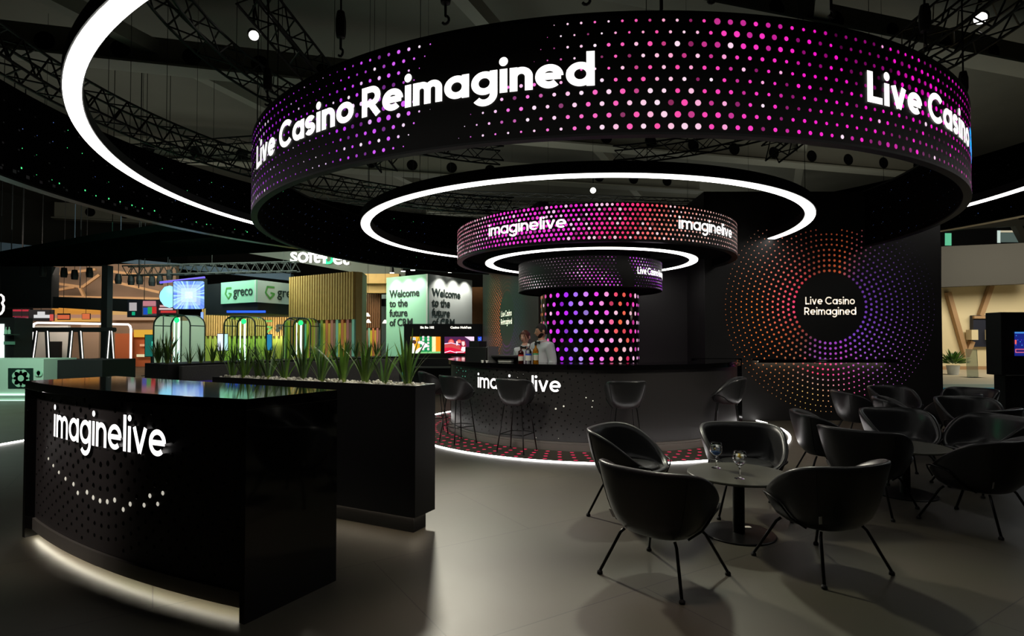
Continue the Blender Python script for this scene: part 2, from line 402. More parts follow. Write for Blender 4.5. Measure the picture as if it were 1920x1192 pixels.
letter_text(mb, 'Reimagined', mpl, cl_u-.455, 1.755, .094, .21, .14, width=.91, depth=.008)
mb.build('lettering', [M['signwarm'], M['black']], wl)['label'] = 'warm white lettering'
# shelf on the right wall
sh = thing('wall_shelf', 'long thin black shelf with a light beneath it on the dotted wall', 'shelf', (5.41, 9.86, 1.05))
MB().box(-1.2, 1.2, -.13, .14, 0, .03).box(-1.2, 1.2, -.13, -.115, -.03, 0).build('board', M['gloss'], sh, bevel=.004)
M['stripwarm'] = mat('warm_strip_light', (1, 1, 1), 0.5, emit=(1, .82, .6), es=9)
MB().box(-1.12, 1.12, .05, .08, -.012, 0).build('light_strip', M['stripwarm'], sh)

# ------------------------------------------------------------------ bands and light rings over the bar
LAV = srgb(175, 150, 255); VIO = srgb(170, 40, 245); MAG = srgb(255, 40, 225); HOT = srgb(255, 25, 150); WHT = (1, .86, .95); SAL = srgb(255, 150, 140)
def band_screen(name, R, z0, z1, rows, pitch, a0, a1, sizecol, parent, marg=.5):
    mb = MB(); mb.ring(R-.05, R, z0, z1, a0, a1, 200, (0, 1, 1, 1))
    dz = (z1-z0)/rows; mp = cyl(R); n = int(2*pi*R/pitch)
    for j in range(rows):
        z = z0+dz*(j+.5)
        for i in range(n):
            p = -pi+2*pi*(i+.5*(j % 2))/n
            if not a0+.01 < p < a1-.01: continue
            r, c = sizecol(p, j/(rows-1), i, j)
            if r > 0.002: mb.disc(mp, p*R, z, r, .003, 10, 2, c)
    return mb.build(name, [M['screenbg'], M['void'], M['screen']], parent)
def inside_lights(R, z0, z1, a0, a1, parent, n, rows, big=.022, pg=.6):
    """cabinet backs seen on the inner face of a band: white service labels and tiny status lights"""
    rnd = random.Random(3); mb = MB()
    for i in range(n):
        p = a0+(a1-a0)*(i+.5)/n
        for j in range(rows):
            z = z0+(z1-z0)*(j+.25+.1*rnd.random())/rows
            T = lambda u, v: ((R-.004)*sin(p+u/R), -(R-.004)*cos(p+u/R), v)
            s = big*(.6+.5*rnd.random())
            if rnd.random() < .85: mb.quad(T(s, z), T(-s*.3, z), T(-s*.3, z+s), T(s, z+s), 0)
            if rnd.random() < .45:
                mb.quad(T(-2*s, z+2*s), T(-2.5*s, z+2*s), T(-2.5*s, z+2.5*s), T(-2*s, z+2.5*s), 1 if rnd.random() < pg else 2)
    return mb.build('label_pattern', [M['label_dim'], M['green_led'], M['blue_led']], parent)
M['label_dim'] = mat('grey_service_label', srgb(120, 120, 125), 0.6)
rn = random.Random(11)
def pick(ws):
    x = rn.random()
    for v, p in ws:
        x -= p
        if x < 0: return v
    return ws[-1][0]

# large band
LB = thing('led_banner', 'huge round screen band with magenta dots reading Live Casino Reimagined', 'led screen', (AX-.094, AY, 0))
R1, ZB, ZT = 5.08, 3.06, 4.0
def big_dot(p, t, i, j):
    base = ramp([(-1.2, srgb(185, 45, 240)), (-.6, srgb(190, 50, 240)), (-.38, srgb(225, 110, 245)), (-.2, srgb(255, 120, 215)), (0, srgb(255, 80, 165)), (.12, srgb(255, 60, 190)), (.25, srgb(255, 20, 200)), (1.3, srgb(225, 20, 205))], p)
    s = .5+.5*sin(9*p+3.2*t+1.1)*cos(4*p-4*t+.4)
    s = .3+.75*s
    if -.50 < p < -.17: s *= hsmooth(0, .09, abs(p+.325-.10*(t-.55))-.02-.05*(t > .45))          # the dark diagonal through the word
    if -.35 < p < .08 and t > .8: s *= .55
    if p < -.6: s *= .72
    if p > .08: s = max(s, .62)
    dk = .25 if (.20 < p < .47 and t > .5 and abs(p-.37+.10*(t-.8)) < .07) or (p > .42 and t < .3 and rn.random() < .6) else 1
    m = dk*pick([(1.0, .62), (.55, .22), (.25, .16)])
    c = tuple(x*m for x in base)
    wh = .5 if -.45 < p < .06 else .2 if p < .06 else .03 if p > .2 else .15
    if rn.random() < wh: c = lerp(base, WHT, .35+.6*rn.random())
    return .0245*min(1, max(0, s))*(.85+.25*rn.random()), c
band_screen('screen', R1, ZB, ZT, 10, .108, -2.78, 1.66, big_dot, LB)
inside_lights(R1-.05, ZB, ZT, -2.76, -1.0, LB, 40, 5, .014, .12); inside_lights(R1-.05, ZB, ZT, 1.0, 1.64, LB, 14, 4, .012, 0)
mp1 = cyl(R1)
def band_text(name, text, mp, R, p0, p1, z, xh, w, gap, parent, m, d0=.006):
    mb = MB(); letter_text(mb, text, mp, p0*R, z, xh, w, gap, width=(p1-p0)*R, d0=d0)
    return mb.build(name, m, parent)
M['signblue'] = mat('blue_lit_letter', (0, .4, 1), 0.5, emit=(0.02, .40, 1.0), es=1.3)
for p0 in (-.987, .365, -2.34):
    band_text('lettering', 'Live Casino', mp1, R1, p0, p0+.4365, 3.442, .196, .285, .085, LB, M['sign'])['label'] = 'glowing white lettering'
    if p0 < .3:
        band_text('lettering', 'Reimagined', mp1, R1, p0+.457, p0+.88, 3.442, .196, .285, .085, LB, M['sign'])['label'] = 'glowing white lettering'
    else:
        band_text('lettering', 'Reimagined', mp1, R1, p0+.457, p0+.88, 3.442, .196, .285, .085, LB, M['signblue'])['label'] = 'glowing blue lettering'
MB().ring(R1-.075, R1+.004, ZB-.02, ZB, -2.78, 1.66, 200, (0,)*4).build('lower_rim', M['black'], LB)
MB().ring(R1-.10, R1+.006, ZT, ZT+.03, -2.78, 1.66, 200, (0,)*4).build('upper_rim', M['blackmetal'], LB)

# middle band
MBD = thing('led_banner', 'middle screen band of pink dots reading imaginelive, over the round bar', 'led screen', (AX+.06, AY, 0))
R2 = 2.26
def mid_dot(p, t, i, j):
    base = ramp([(-1.5, srgb(255, 150, 170)), (-1.0, srgb(255, 170, 200)), (-.85, srgb(250, 60, 215)), (-.25, srgb(250, 50, 215)), (-.05, srgb(255, 45, 140)), (.12, srgb(255, 60, 100)), (.3, srgb(255, 140, 120)), (.6, srgb(255, 200, 185)), (1.4, srgb(255, 190, 180))], p-.12*(t-.5))
    s = ramp([(-1.5, (.6,)*3), (-.95, (.75,)*3), (-.6, (1,)*3), (.15, (.95,)*3), (.4, (.68,)*3), (.7, (.5,)*3), (1.5, (.5,)*3)], p)[0]
    m = pick([(1.0, .75), (.55, .15), (.35, .10)]); c = tuple(x*m for x in base)
    if rn.random() < .12: c = lerp(base, WHT, .6)
    return .0205*s*(.85+.3*rn.random()), c
band_screen('screen', R2, 2.70, 3.185, 8, .066, -2.60, 1.775, mid_dot, MBD)
inside_lights(R2-.05, 2.70, 3.185, -2.6, -1.2, MBD, 30, 3, .008, .1)
mp2 = cyl(R2)
for p0, p1 in ((-.838, -.29), (.375, .93), (-2.05, -1.5)):
    band_text('lettering', 'imaginelive', mp2, R2, p0, p1, 2.875, .115, .21, .09, MBD, M['sign'])['label'] = 'glowing white lettering'
MB().ring(.95, R2-.05, 2.80, 2.84, -2.56, 1.70, 120, (0,)*4).build('soffit', M['void'], MBD)
MB().ring(R2-.08, R2+.006, 2.68, 2.70, -2.60, 1.775, 160, (0,)*4).build('lower_rim', M['blackmetal'], MBD)

# small band
SB = thing('led_banner', 'smallest screen band with fine violet dots, around the head of the dotted column', 'led screen', (AX, AY, 0))
R3 = 1.183
def small_dot(p, t, i, j):
    base = ramp([(-1.5, srgb(240, 200, 200)), (-.7, srgb(240, 200, 225)), (-.3, srgb(240, 120, 230)), (0, srgb(225, 60, 220)), (.3, srgb(200, 60, 220)), (1.4, srgb(185, 60, 250))], p)
    s = .62+.38*sin(6*p+5*t+.5)
    if .18 < p < .46: s *= hsmooth(.05, .14, abs(p-.34+.1*(t-.5)))
    if p < -.3 and t > .55: s *= .45
    if rn.random() < .3: base = lerp(base, WHT, .6)
    return .0135*max(0, s)*(.75+.3*rn.random()), base
band_screen('screen', R3, 2.20, 2.66, 10, .059, -pi, pi, small_dot, SB)
band_text('lettering', 'Live Casino Reimagined', cyl(R3), R3, .515, 1.47, 2.405, .075, .24, .09, SB, M['sign'])['label'] = 'glowing white lettering'
MB().ring(.82, R3-.05, 2.22, 2.26, -pi, pi, 100, (0,)*4).build('soffit', M['void'], SB)

# dotted column
DC = thing('screen_column', 'round black column covered in large violet to orange lit dots behind the bartenders', 'led screen', (AX, AY, 0))
RC = .81
def col_dot(p, t, i, j):
    q = p+.10*sin(2.2*j)
    base = ramp([(-1.4, srgb(200, 110, 60)), (-1.05, srgb(235, 60, 200)), (-.85, srgb(240, 60, 245)), (-.62, srgb(180, 30, 250)), (-.45, srgb(165, 90, 255)), (-.28, srgb(185, 150, 255)), (-.1, srgb(245, 110, 250)), (.05, srgb(240, 30, 235)), (.22, srgb(255, 165, 220)), (.36, srgb(240, 70, 120)), (.52, srgb(240, 110, 70)), (.72, srgb(210, 35, 90)), (.95, srgb(250, 70, 190)), (1.3, srgb(255, 120, 240))], q)
    k = rn.random()
    if k < .2: base = lerp(base, WHT, .55)
    elif k < .27: base = tuple(c*.6 for c in base)
    return .039*(.8+.22*rn.random())*(1 if abs(p) < 1.0 else .8), base
mb = MB(); mb.ring(RC-.05, RC, 0, 2.22, -pi, pi, 96, (0, 0, 0, 0))
dz = .142; n = 32
for j in range(15):
    for i in range(n):
        p = -pi+2*pi*(i+.5*(j % 2))/n; r, c = col_dot(p, 0, i, j)
        mb.disc(cyl(RC), p*RC, 2.115-dz*j, r, .003, 14, 1, c)
mb.build('screen', [M['gloss'], M['screen']], DC)

# white light rings
def light_ring(label, R, z, width, c, a0, a1, cables, par_h=.13):
    t = thing('hanging_light_ring', label, 'ceiling light', (c[0], c[1], z), group='white light rings of the stand')
    MB().ring(R-width/2, R+width/2, -.012, 0, a0, a1, 220, (0,)*4).build('diffuser', M['led'], t)
    MB().ring(R-width/2-.012, R+width/2+.012, 0.001, par_h, a0, a1, 220, (0,)*4).build('housing', M['black'], t)
    for p in cables:
        x, y = R*sin(p), -R*cos(p)
        MB().tube([(x, y, par_h), (x, y, 13.0-z)], .004, 5).build('hanging_cable', M['black'], t)
    return t
light_ring('widest white light ring, sweeping past the top left corner of the stand', 6.846, 3.80, .145, (AX-.054, AY), -pi, pi, (-1.9, -1.35, 1.35, 1.9, 2.6, -2.6))
light_ring('white light ring hanging inside the large screen band', 3.463, 3.19, .13, (AX-.185, AY), -2.9, 1.69, (-1.5, -.7, .1, .9))
light_ring('smallest white light ring, just under the imaginelive band', 1.677, 2.69, .125, (AX, AY), -2.6, 2.6, (), .12)

# outermost band: only its dark inner face is seen
OB = thing('led_banner', 'outermost band of the stand, its black inner side dotted with tiny green lights', 'led screen', (AX-.054, AY, 0))
RO = 8.97
MB().ring(RO-.06, RO+.06, 3.87, 5.28, -pi, pi, 220, (0, 1, 1, 1)).build('screen', [M['screenbg'], M['void']], OB)
inside_lights(RO-.06, 3.92, 5.2, -2.9, -.8, OB, 60, 4, .026); inside_lights(RO-.06, 3.92, 5.2, 1.5, 2.6, OB, 30, 3, .022, 0)
inside_lights(RO-.06, 3.90, 4.10, -2.9, -.8, OB, 70, 1, .05, 1)
MB().ring(RO-.10, RO+.10, 3.84, 3.87, -pi, pi, 220, (0,)*4).build('lower_rim', M['blackmetal'], OB)

# ------------------------------------------------------------------ rigging
M['truss'] = mat('dark_truss_metal', srgb(36, 36, 33), 0.5, metal=0.3)
def lattice(mb, P, size, r=.025, closed=False):
    """box truss along the points P"""
    P = [Vector(p) for p in P]; N = len(P); cs = []
    for i, p in enumerate(P):
        a = P[i-1] if (i or closed) else p; b = P[(i+1) % N] if (i < N-1 or closed) else p
        t = (b-a).normalized(); s = t.cross(Vector((0, 0, 1)))
        s = s.normalized() if s.length > .2 else Vector((1, 0, 0)); u = s.cross(t)
        cs.append([p+s*size*x+u*size*y for x, y in ((-.5, -.5), (.5, -.5), (.5, .5), (-.5, .5))])
    for k in range(4): mb.tube([c[k] for c in cs], r, 5, closed=closed)
    for i in range(N if closed else N-1):
        j = (i+1) % N
        for k in range(4):
            a, b = (cs[i][k], cs[j][(k+1) % 4]) if i % 2 else (cs[i][(k+1) % 4], cs[j][k])
            mb.tube([a, b], r*.6, 4)
def seg(p, q, n): p, q = Vector(p), Vector(q); return [p+(q-p)*i/n for i in range(n+1)]
def circ(R, z, a0, a1, n, c=(AX, AY)): return [(c[0]+R*sin(a0+(a1-a0)*i/n), c[1]-R*cos(a0+(a1-a0)*i/n), z) for i in range(n+1)]
for nm, lab, P, s in (
    ('hanging_truss', 'curved lattice truss carrying the outermost dark band', circ(9.0, 5.75, -3.0, -.7, 70), .45),
    ('hanging_truss', 'curved lattice truss seen through the large screen band', circ(6.6, 6.6, -2.9, 2.9, 90), .40),
    ('hanging_truss', 'dark lattice truss hanging down past the round lamp, left of the large band', seg((-4.2, 9.0, 7.0), (-2.9, 13.5, 5.6), 18), .42),
    ('hanging_truss', 'dark lattice truss running up beside the lamp at the top right', seg((8.2, 9.0, 7.6), (6.4, 14.0, 6.0), 18), .42),
    ('hanging_truss', 'long straight lattice truss far behind the dotted wall', seg((-13, 22, 7.2), (16, 25, 7.0), 60), .55),
    ('hanging_truss', 'long straight lattice truss over the far left stands', seg((-26, 22, 7.8), (-7, 18, 7.6), 44), .55),
    ('hanging_truss', 'long straight lattice truss deepest in the hall', seg((-18, 33, 9.2), (18, 35, 9.2), 60), .8)):
    mb = MB(); lattice(mb, P, s)
    for q in (P[len(P)//5], P[len(P)//2], P[4*len(P)//5]): mb.tube([q, (q[0], q[1], 13.0)], .006, 4)
    tag(mb.build(nm, M['truss']), lab, 'truss')
def hoist(x, y, z, lab):
    t = thing('chain_hoist', lab, 'hoist', (x, y, z), group='chain hoists above the large screen band')
    MB().tube([(0, 0, .56), (0, 0, 13.0-z)], .010, 5).build('chain', M['truss'], t)
    MB().lathe([(0, .30), (.04, .31), (.05, .36), (.05, .48), (.035, .56), (0, .57)], 12).build('motor_body', M['black'], t)
    mb = MB(); mb.tube([(0, 0, .30), (0, 0, .20)]+[(.032*sin(a), 0, .165-.035*cos(a+pi)) for a in [0, .6, 1.2, 1.8, 2.4, 3.0, 3.6, 4.2]], .012, 6)
    mb.build('hook', M['truss'], t)
    return t
h0 = None
for p, where in ((-.93, 'over the word Live'), (-.60, 'over the word Casino'), (-.36, 'over the start of Reimagined'), (-.12, 'over the end of Reimagined'), (.08, 'over the white and pink dots'), (.30, 'over the brightest magenta dots'), (.56, 'over the second word Live'), (.95, 'at the right end of the large band'), (-1.5, 'on the far left of the large band')):
    x, y = AX-.094+5.03*sin(p), AY-5.03*cos(p)
    lab = 'chain hoist holding the large screen band, '+where
    h0 = dup(h0, (x, y, 4.0), p, lab) if h0 else hoist(x, y, 4.0, lab)
M['lampface'] = mat('lamp_face', (1, 1, 1), 0.5, emit=(1, .96, .88), es=6)
def stage_lamp(p, target, lab, r=.11, housing=True):
    t = thing('hanging_stage_lamp', lab, 'stage light', p, group='round stage lamps in the rigging')
    q = (Vector(target)-Vector(p)).to_track_quat('-Z', 'Y').to_matrix()
    def tr(o):
        for v in o.data.vertices: v.co = q @ v.co
    o = MB().lathe([(0, .30), (r*.7, .30), (r*1.1, .15), (r*1.15, 0), (r*1.02, 0), (r, .03), (0, .05)], 18).build('housing', M['black'], t, True, angle=40); tr(o)
    o = MB().lathe([(0, .02), (r*.98, .02)], 18).build('lens', M['lampface'], t); tr(o)
    MB().box(-.02, .02, -.02, .02, .25, .55).tube([(0, 0, .5), (0, 0, 13.0-p[2])], .006, 4).build('hanging_bracket', M['truss'], t)
    return t
stage_lamp(at(476, 67, 10.2), (0, 3, 0), 'round white lamp on the truss left of the large band', .085)
stage_lamp(at(1838, 35, 10.0), (0, 3, 0), 'round lamp on the truss at the top right', .10)
stage_lamp(at(1112, 357, 20), (0, 3, 1), 'distant lamp seen just under the light ring', .10)
stage_lamp(at(200, 376, 12.6), (-2, 3, 1), 'warm lamp under the outermost band on the far left', .06)
stage_lamp(at(481, 443, 16.4), (-1, 3, 1), 'warm lamp under the outermost band near the soft4bet sign', .075)
stage_lamp((2.1, 7.9, 5.8), (1.7, 3.4, 0), 'lamp hidden above the rings, lighting the front table', .12)
# ------------------------------------------------------------------ the round bar
BAR = thing('bar_counter', 'round black bar counter with a lit imaginelive sign and dotted front', 'bar counter', (AX, AY, 0))
RB = 2.30; b0, b1 = -1.9, 1.54
MB().ring(RB-.06, RB, .11, 1.035, b0, b1, 120, (0,)*4).build('front_panel', M['barpanel'], BAR)
M['plinthgrey'] = mat('grey_plinth', srgb(104, 98, 92), 0.4)
mb = MB()
for (r0, r1, z0, z1) in ((RB-.10, RB+.035, 0, .085), (RB-.10, RB+.02, .085, .11)): mb.ring(r0, r1, z0, z1, b0, b1, 120, (0,)*4)
mb.build('plinth', M['plinthgrey'], BAR)
MB().ring(1.72, RB+.05, 1.035, 1.10, b0, b1+.02, 120, (0,)*4).build('worktop', M['gloss'], BAR)
MB().ring(1.74, 1.80, 0, 1.035, b0, b1, 100, (0,)*4).build('back_panel', M['black'], BAR)
e = Vector((sin(b1+.02), -cos(b1+.02), 0)); f = Vector((cos(b1+.02), sin(b1+.02), 0))
for ang, nm in ((b1+.0, 'end_panel'), (b0, 'end_panel')):
    e = Vector((sin(ang), -cos(ang), 0)); f = Vector((cos(ang), sin(ang), 0))*(.055 if ang > 0 else -.055)
    MB().slab(e*1.70, e*2.52, e*2.52+Vector((0, 0, 1.105)), e*1.70+Vector((0, 0, 1.105)), .06).build(nm, M['gloss'], BAR)
mpb = cyl(RB)
M['dent'] = mat('dark_dimple', srgb(10, 10, 10), 0.22)
M['dentglow'] = mat('glowing_glint_dimple', srgb(200, 195, 180), 0.5, emit=(.9, .85, .72), es=.55)  # on the reception counter this emission stands in for reflections
M['dentgreen'] = mat('green_glint_dimple', srgb(60, 150, 110), 0.5, emit=(.15, .8, .5), es=.45)  # green stand light on the bar's end dimples, imitated by emission
mb = MB(); cu, cv = -.60*RB, .72; rr = random.Random(5)
for k in range(14):
    r = .20+.077*k; n = int(2*pi*r/.078)
    for i in range(n):
        a = 2*pi*(i+.5*(k % 2))/n; u, v = cu+1.15*r*cos(a), cv+r*sin(a)
        if not (.14 < v < 1.0): continue
        m = 0
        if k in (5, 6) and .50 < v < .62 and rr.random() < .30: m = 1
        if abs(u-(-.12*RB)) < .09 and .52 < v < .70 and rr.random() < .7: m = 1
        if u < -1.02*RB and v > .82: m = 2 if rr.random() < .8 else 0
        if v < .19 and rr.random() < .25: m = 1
        d = .017*(1-.055*k); 
        mb.dome(mpb, u, v, max(.004, d*(.5 if v < .19 else 1)), .004, 10, m)
mb.build('dimple_pattern', [M['dent'], M['dentglow'], M['dentgreen']], BAR)
mb = MB(); letter_text(mb, 'imaginelive', mpb, -.873*RB, .745, .145, .20, .12, width=.58*RB, depth=.016)
mb.build('lettering', [M['sign'], M['black']], BAR)['label'] = 'glowing white lettering'
# strip light let into the floor around the bar, and the printed floor dots inside it
fs = MB().ring(2.992, 3.020, 0.001, .012, -2.4, 1.715, 220, (0,)*4, (AX, AY)).build('floor_light_strip', M['ledfloor'])
tag(fs, 'thin curved white light strip in the floor around the round bar', 'floor light')
M['floordot'] = mat('pink_floor_dot', srgb(225, 50, 90), 0.4, emit=srgb(235, 45, 95), es=.55)  # printed dots brightened by a slight emission in the material
mb = MB()
for k in range(4):
    r = 2.41+.150*k; n = int(round(2*pi*2.7/.175))
    for i in range(n):
        p = -pi+2*pi*(i+.18*k)/n
        if not -2.3 < p < 1.62: continue
        c = (AX+r*sin(p), AY-r*cos(p)); mb.disc(lambda u, v, d: (u, v, d), c[0], c[1], .027, .0015, 12)
o = mb.build('floor_dot_print', M['floordot']); tag(o, 'pink dots printed on the floor between bar and light strip', 'floor pattern', kind='stuff')

# things on the bar
def lathe_part(prof, name, m, parent, n=20, smooth=True, z=0): return MB().lathe(prof, n, (0, 0, z)).build(name, m, parent, smooth, angle=40)
M['beige'] = mat('bottle_clear', (1, 1, 1), 0.03, trans=1, ior=1.4)
M['amber'] = mat('amber_spirit', srgb(215, 140, 30), 0.05, trans=.75, ior=1.35)
M['darkred'] = mat('dark_spirit', srgb(60, 14, 8), 0.08, trans=.3)
M['paper'] = mat('paper_label', srgb(215, 210, 200), 0.6)
M['redpaper'] = mat('red_label', srgb(190, 40, 30), 0.6); M['bluepaint'] = mat('blue_print', srgb(40, 80, 190), 0.5); M['greenpaint'] = mat('green_print', srgb(90, 170, 120), .5)
def bottle(loc, h, r, body, cap, lab, stripe, what, sz=(.3, .62)):
    t = thing('spirit_bottle', what, 'bottle', loc, group='spirit bottles on the bar')
    lathe_part([(0, 0), (r, 0), (r, h*.62), (r*.8, h*.70), (r*.36, h*.78), (r*.34, h*.92), (0, h*.92)], 'body', body, t)
    lathe_part([(0, h*.88), (r*.42, h*.88), (r*.42, h), (0, h)], 'cap', cap, t)
    lathe_part([(r*1.02, h*.16), (r*1.02, h*.50)], 'paper_label', lab, t); lathe_part([(r*1.03, h*.42), (r*1.03, h*.50)], 'label_stripe', stripe, t)
bz = 1.10
bottle((at(977, 680, 7.62).x, 7.62, bz), .235, .036, M['darkred'], M['black'], M['paper'], M['redpaper'], 'dark red bottle with a white label, leftmost of three on the bar')
bottle((at(991, 680, 7.56).x, 7.56, bz), .265, .041, M['beige'], M['white'], M['paper'], M['bluepaint'], 'clear bottle with blue print, between two other bottles on the bar')
bottle((at(1004.5, 680, 7.62).x, 7.62, bz), .275, .039, M['amber'], M['black'], M['paper'], M['greenpaint'], 'amber bottle with a black cap, in front of the bearded bartender')
pos = at(903, 680, 8.02)
t = thing('coffee_machine', 'black boxy machine with a smaller block on top, standing on the bar', 'machine', (pos.x, 8.05, bz), radians(-35))
MB().box(-.19, .19, -.14, .14, 0, .215).build('body', M['satin'], t, bevel=.008); MB().box(-.16, .02, -.09, .09, .215, .30).build('top_block', M['satin'], t, bevel=.006)
MB().box(.195, .205, -.12, .12, 0, .22).build('side_plate', mat('steel_plate', srgb(170, 170, 170), .3, metal=.7), t)
for px, wh in ((904.5, 'left of two small white cups in front of the black machine'), (913, 'right of two small white cups in front of the black machine')):
    p = at(px, 681, 7.80); t = thing('cup', wh, 'cup', (p.x, 7.84, bz), group='small white cups on the bar')
    lathe_part([(0, 0), (.016, 0), (.022, .035), (.019, .035), (.014, .004), (0, .004)], 'body', M['white'], t)
p = at(947, 680, 7.75)
t = thing('bar_tray', 'low dark drip tray on the bar beside the bartenders', 'tray', (p.x, 7.95, bz), radians(-25))
MB().box(-.20, .20, -.13, .13, .075, .10).box(-.20, .20, .10, .13, 0, .075).build('tray_top', M['satin'], t, bevel=.004); MB().box(-.10, .12, -.05, .05, 0, .05).build('folded_cloth', M['white'], t, bevel=.02)

# ------------------------------------------------------------------ reception kiosk (front left)
KL = 1.269; KSAG = .11; KX = Vector((2.2, -1.266, 0)).normalized(); krz = atan2(KX.y, KX.x)
K = thing('reception_counter', 'curved black reception counter with a lit imaginelive sign, nearest on the left', 'counter', (-2.44, 3.513, 0), krz)
def kfront(u, back): return -KSAG*(1-(u/KL)**2)+back
def karc(back, u0=-KL, u1=KL, n=40): return [(u0+(u1-u0)*i/n, kfront(u0+(u1-u0)*i/n, back)) for i in range(n+1)]
top = karc(0)+[(KL, .60), (-KL, .60)]
MB().prism(top, 1.068, 1.125).build('worktop', M['gloss'], K, bevel=.003)
for s in (-1, 1):
    u = s*(KL-.02)
    MB().box(u-.02, u+.02, 0.0, .60, 0, 1.068).build('end_panel', M['gloss'], K)
pan = karc(.065, -KL+.04, KL-.04); MB().prism(pan+[(KL-.04, .56), (-KL+.04, .56)], .135, 1.068).build('front_panel', M['panel'], K)
MB().prism(karc(.050, -KL+.04, KL-.04)+[(KL-.04, .5), (-KL+.04, .5)], .062, .130).prism(karc(.050, -KL+.04, KL-.04)+karc(.056, -KL+.04, KL-.04)[::-1], .048, .062).build('plinth', M['plinthgrey'], K)
M['underglow'] = mat('under_counter_strip', (1, 1, 1), .5, emit=(1.0, .93, .74), es=20)
st_ = karc(.056, -KL+.06, KL-.06); st2 = karc(.080, -KL+.06, KL-.06)
MB().prism(st_+st2[::-1], .056, .062).build('under_light', M['underglow'], K)
mpk = lambda u, v, d: (u, kfront(u, .065)-d, v)
mb = MB(); rr = random.Random(9)
for k in range(17):
    r = .20+.074*k; n = int(2*pi*r/.076)
    for i in range(n):
        a = 2*pi*(i+.5*(k % 2))/n; u, v = -.07+1.12*r*cos(a), .86+r*sin(a)
        if not (.17 < v < 1.04 and -KL+.07 < u < KL-.1): continue
        lit = abs(v-(.44+.24*(u+.07)**2)) < .036 and -1.0 < u < .62  # glow along an arc imitates the ring light's reflection on the dimples
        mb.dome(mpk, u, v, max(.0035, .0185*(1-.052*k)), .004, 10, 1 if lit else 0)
mb.build('dimple_pattern', [M['dent'], M['dentglow']], K)
mb = MB(); letter_text(mb, 'imaginelive', mpk, -.745, .772, .150, .20, .12, width=1.365, depth=.014)
mb.build('lettering', [M['sign'], M['black']], K)['label'] = 'glowing white lettering'

# ------------------------------------------------------------------ planters and booth
M['soil'] = mat('dark_soil', srgb(30, 24, 20), .9)
M['leaf'] = mat('sword_leaf', srgb(110, 150, 58), .45, noise=.35, nscale=9)
M['leafdark'] = mat('dark_sword_leaf', srgb(84, 116, 66), .5, noise=.3, nscale=9)
M['leafbase'] = mat('pale_leaf_base', srgb(150, 170, 80), .5)
def blade(mb, base, az, lean, L, wdt, rnd, m):
    pts = []; n = 7; d = Vector((cos(az), sin(az), 0)); s = Vector((-sin(az), cos(az), 0)); s = (s+d*rnd.uniform(-.6, .6)).normalized()
    for i in range(n+1):
        f = i/n; p = Vector(base)+d*(lean*L*f**1.6+.006)+Vector((0, 0, L*f*(1-.25*lean*f)))
        wd = wdt*(.55+.45*min(1, f*3))*(1-f**3.2)*.5+.0004
        pts.append((p-s*wd, p+d*wd*.35, p+s*wd))
    vs = [q for t in pts for q in t]; fs = []
    for i in range(n):
        a = i*3
        fs += [(a, a+1, a+4, a+3), (a+1, a+2, a+5, a+4)]
    mb.add(vs, fs[:2], 2); mb.add(vs, fs[2:], m)
def sword_plant(loc, h, n, lab, seed, name='sword_leaf_plant', group='sword leaf plants in the front planter', spread=.62):
    rnd = random.Random(seed); mb = MB(); n = int(n*1.25)
    for k in range(n):
        az = rnd.uniform(0, 2*pi); ln = rnd.uniform(.05, spread)
        blade(mb, (.012*cos(az), .012*sin(az), -.01), az, ln, 1.08*h*rnd.uniform(.55, 1.0), rnd.uniform(.016, .026)*h/.4, rnd, 0 if rnd.random() < .55 else 1)
    o = mb.build(name, [M['leaf'], M['leafdark'], M['leafbase']], smooth=True); o.location = loc
    return tag(o, lab, 'plant', group)
def planter(name, lab, corner, ex, L, wdt, z0, z1, m, plinth_in=.05):
    """corner = front right corner; ex runs along the front away from it; the width runs to the back"""
    ex = Vector(ex).normalized(); ey = Vector((-ex.y, ex.x, 0)); ey = ey if ey.y > 0 else -ey
    t = thing(name, lab, 'planter', (corner[0], corner[1], 0), 0)
    Q = lambda a, b: (ex*a+ey*b)[:2]
    def boxp(nm, a0, a1, b0, b1, za, zb, mm, bev=0):
        pts = [Q(a0, b0), Q(a1, b0), Q(a1, b1), Q(a0, b1)]
        return MB().prism(pts, za, zb).build(nm, mm, t, bevel=bev)
    mb = MB(); tk = .012
    for (a0, a1, c0, c1) in ((0, L, 0, tk), (0, L, wdt-tk, wdt), (0, tk, tk, wdt-tk), (L-tk, L, tk, wdt-tk)):
        mb.prism([Q(a0, c0), Q(a1, c0), Q(a1, c1), Q(a0, c1)], z0, z1)
    mb.prism([Q(tk, tk), Q(L-tk, tk), Q(L-tk, wdt-tk), Q(tk, wdt-tk)], z0, z0+.02)
    mb.build('box', m, t)
    boxp('soil', tk, L-tk, tk, wdt-tk, z1-.2, z1-.035, M['soil'])
    if plinth_in:
        i_ = plinth_in-.02; mu = MB()
        for (a0, a1, c0, c1) in ((i_, L-i_, i_, i_+.012), (i_, i_+.012, i_, wdt-i_)): mu.prism([Q(a0, c0), Q(a1, c0), Q(a1, c1), Q(a0, c1)], z0-.005, z0-.001)
        mu.build('under_light', M['stripwarm'], t)
    if plinth_in: boxp('plinth', plinth_in, L-plinth_in, plinth_in, wdt-plinth_in, 0, z0, M['black'])
    return t, (lambda a, b, z: Vector((corner[0], corner[1], z))+ex*a+ey*b)
PX = Vector((-.894, .447, 0))
PT, pp = planter('planter', 'tall narrow dark planter full of white pebbles, behind the reception counter', (-.705, 4.165), PX, 2.25, .255, .125, 1.085, M['satin'])
mb = MB(); rnd = random.Random(21)
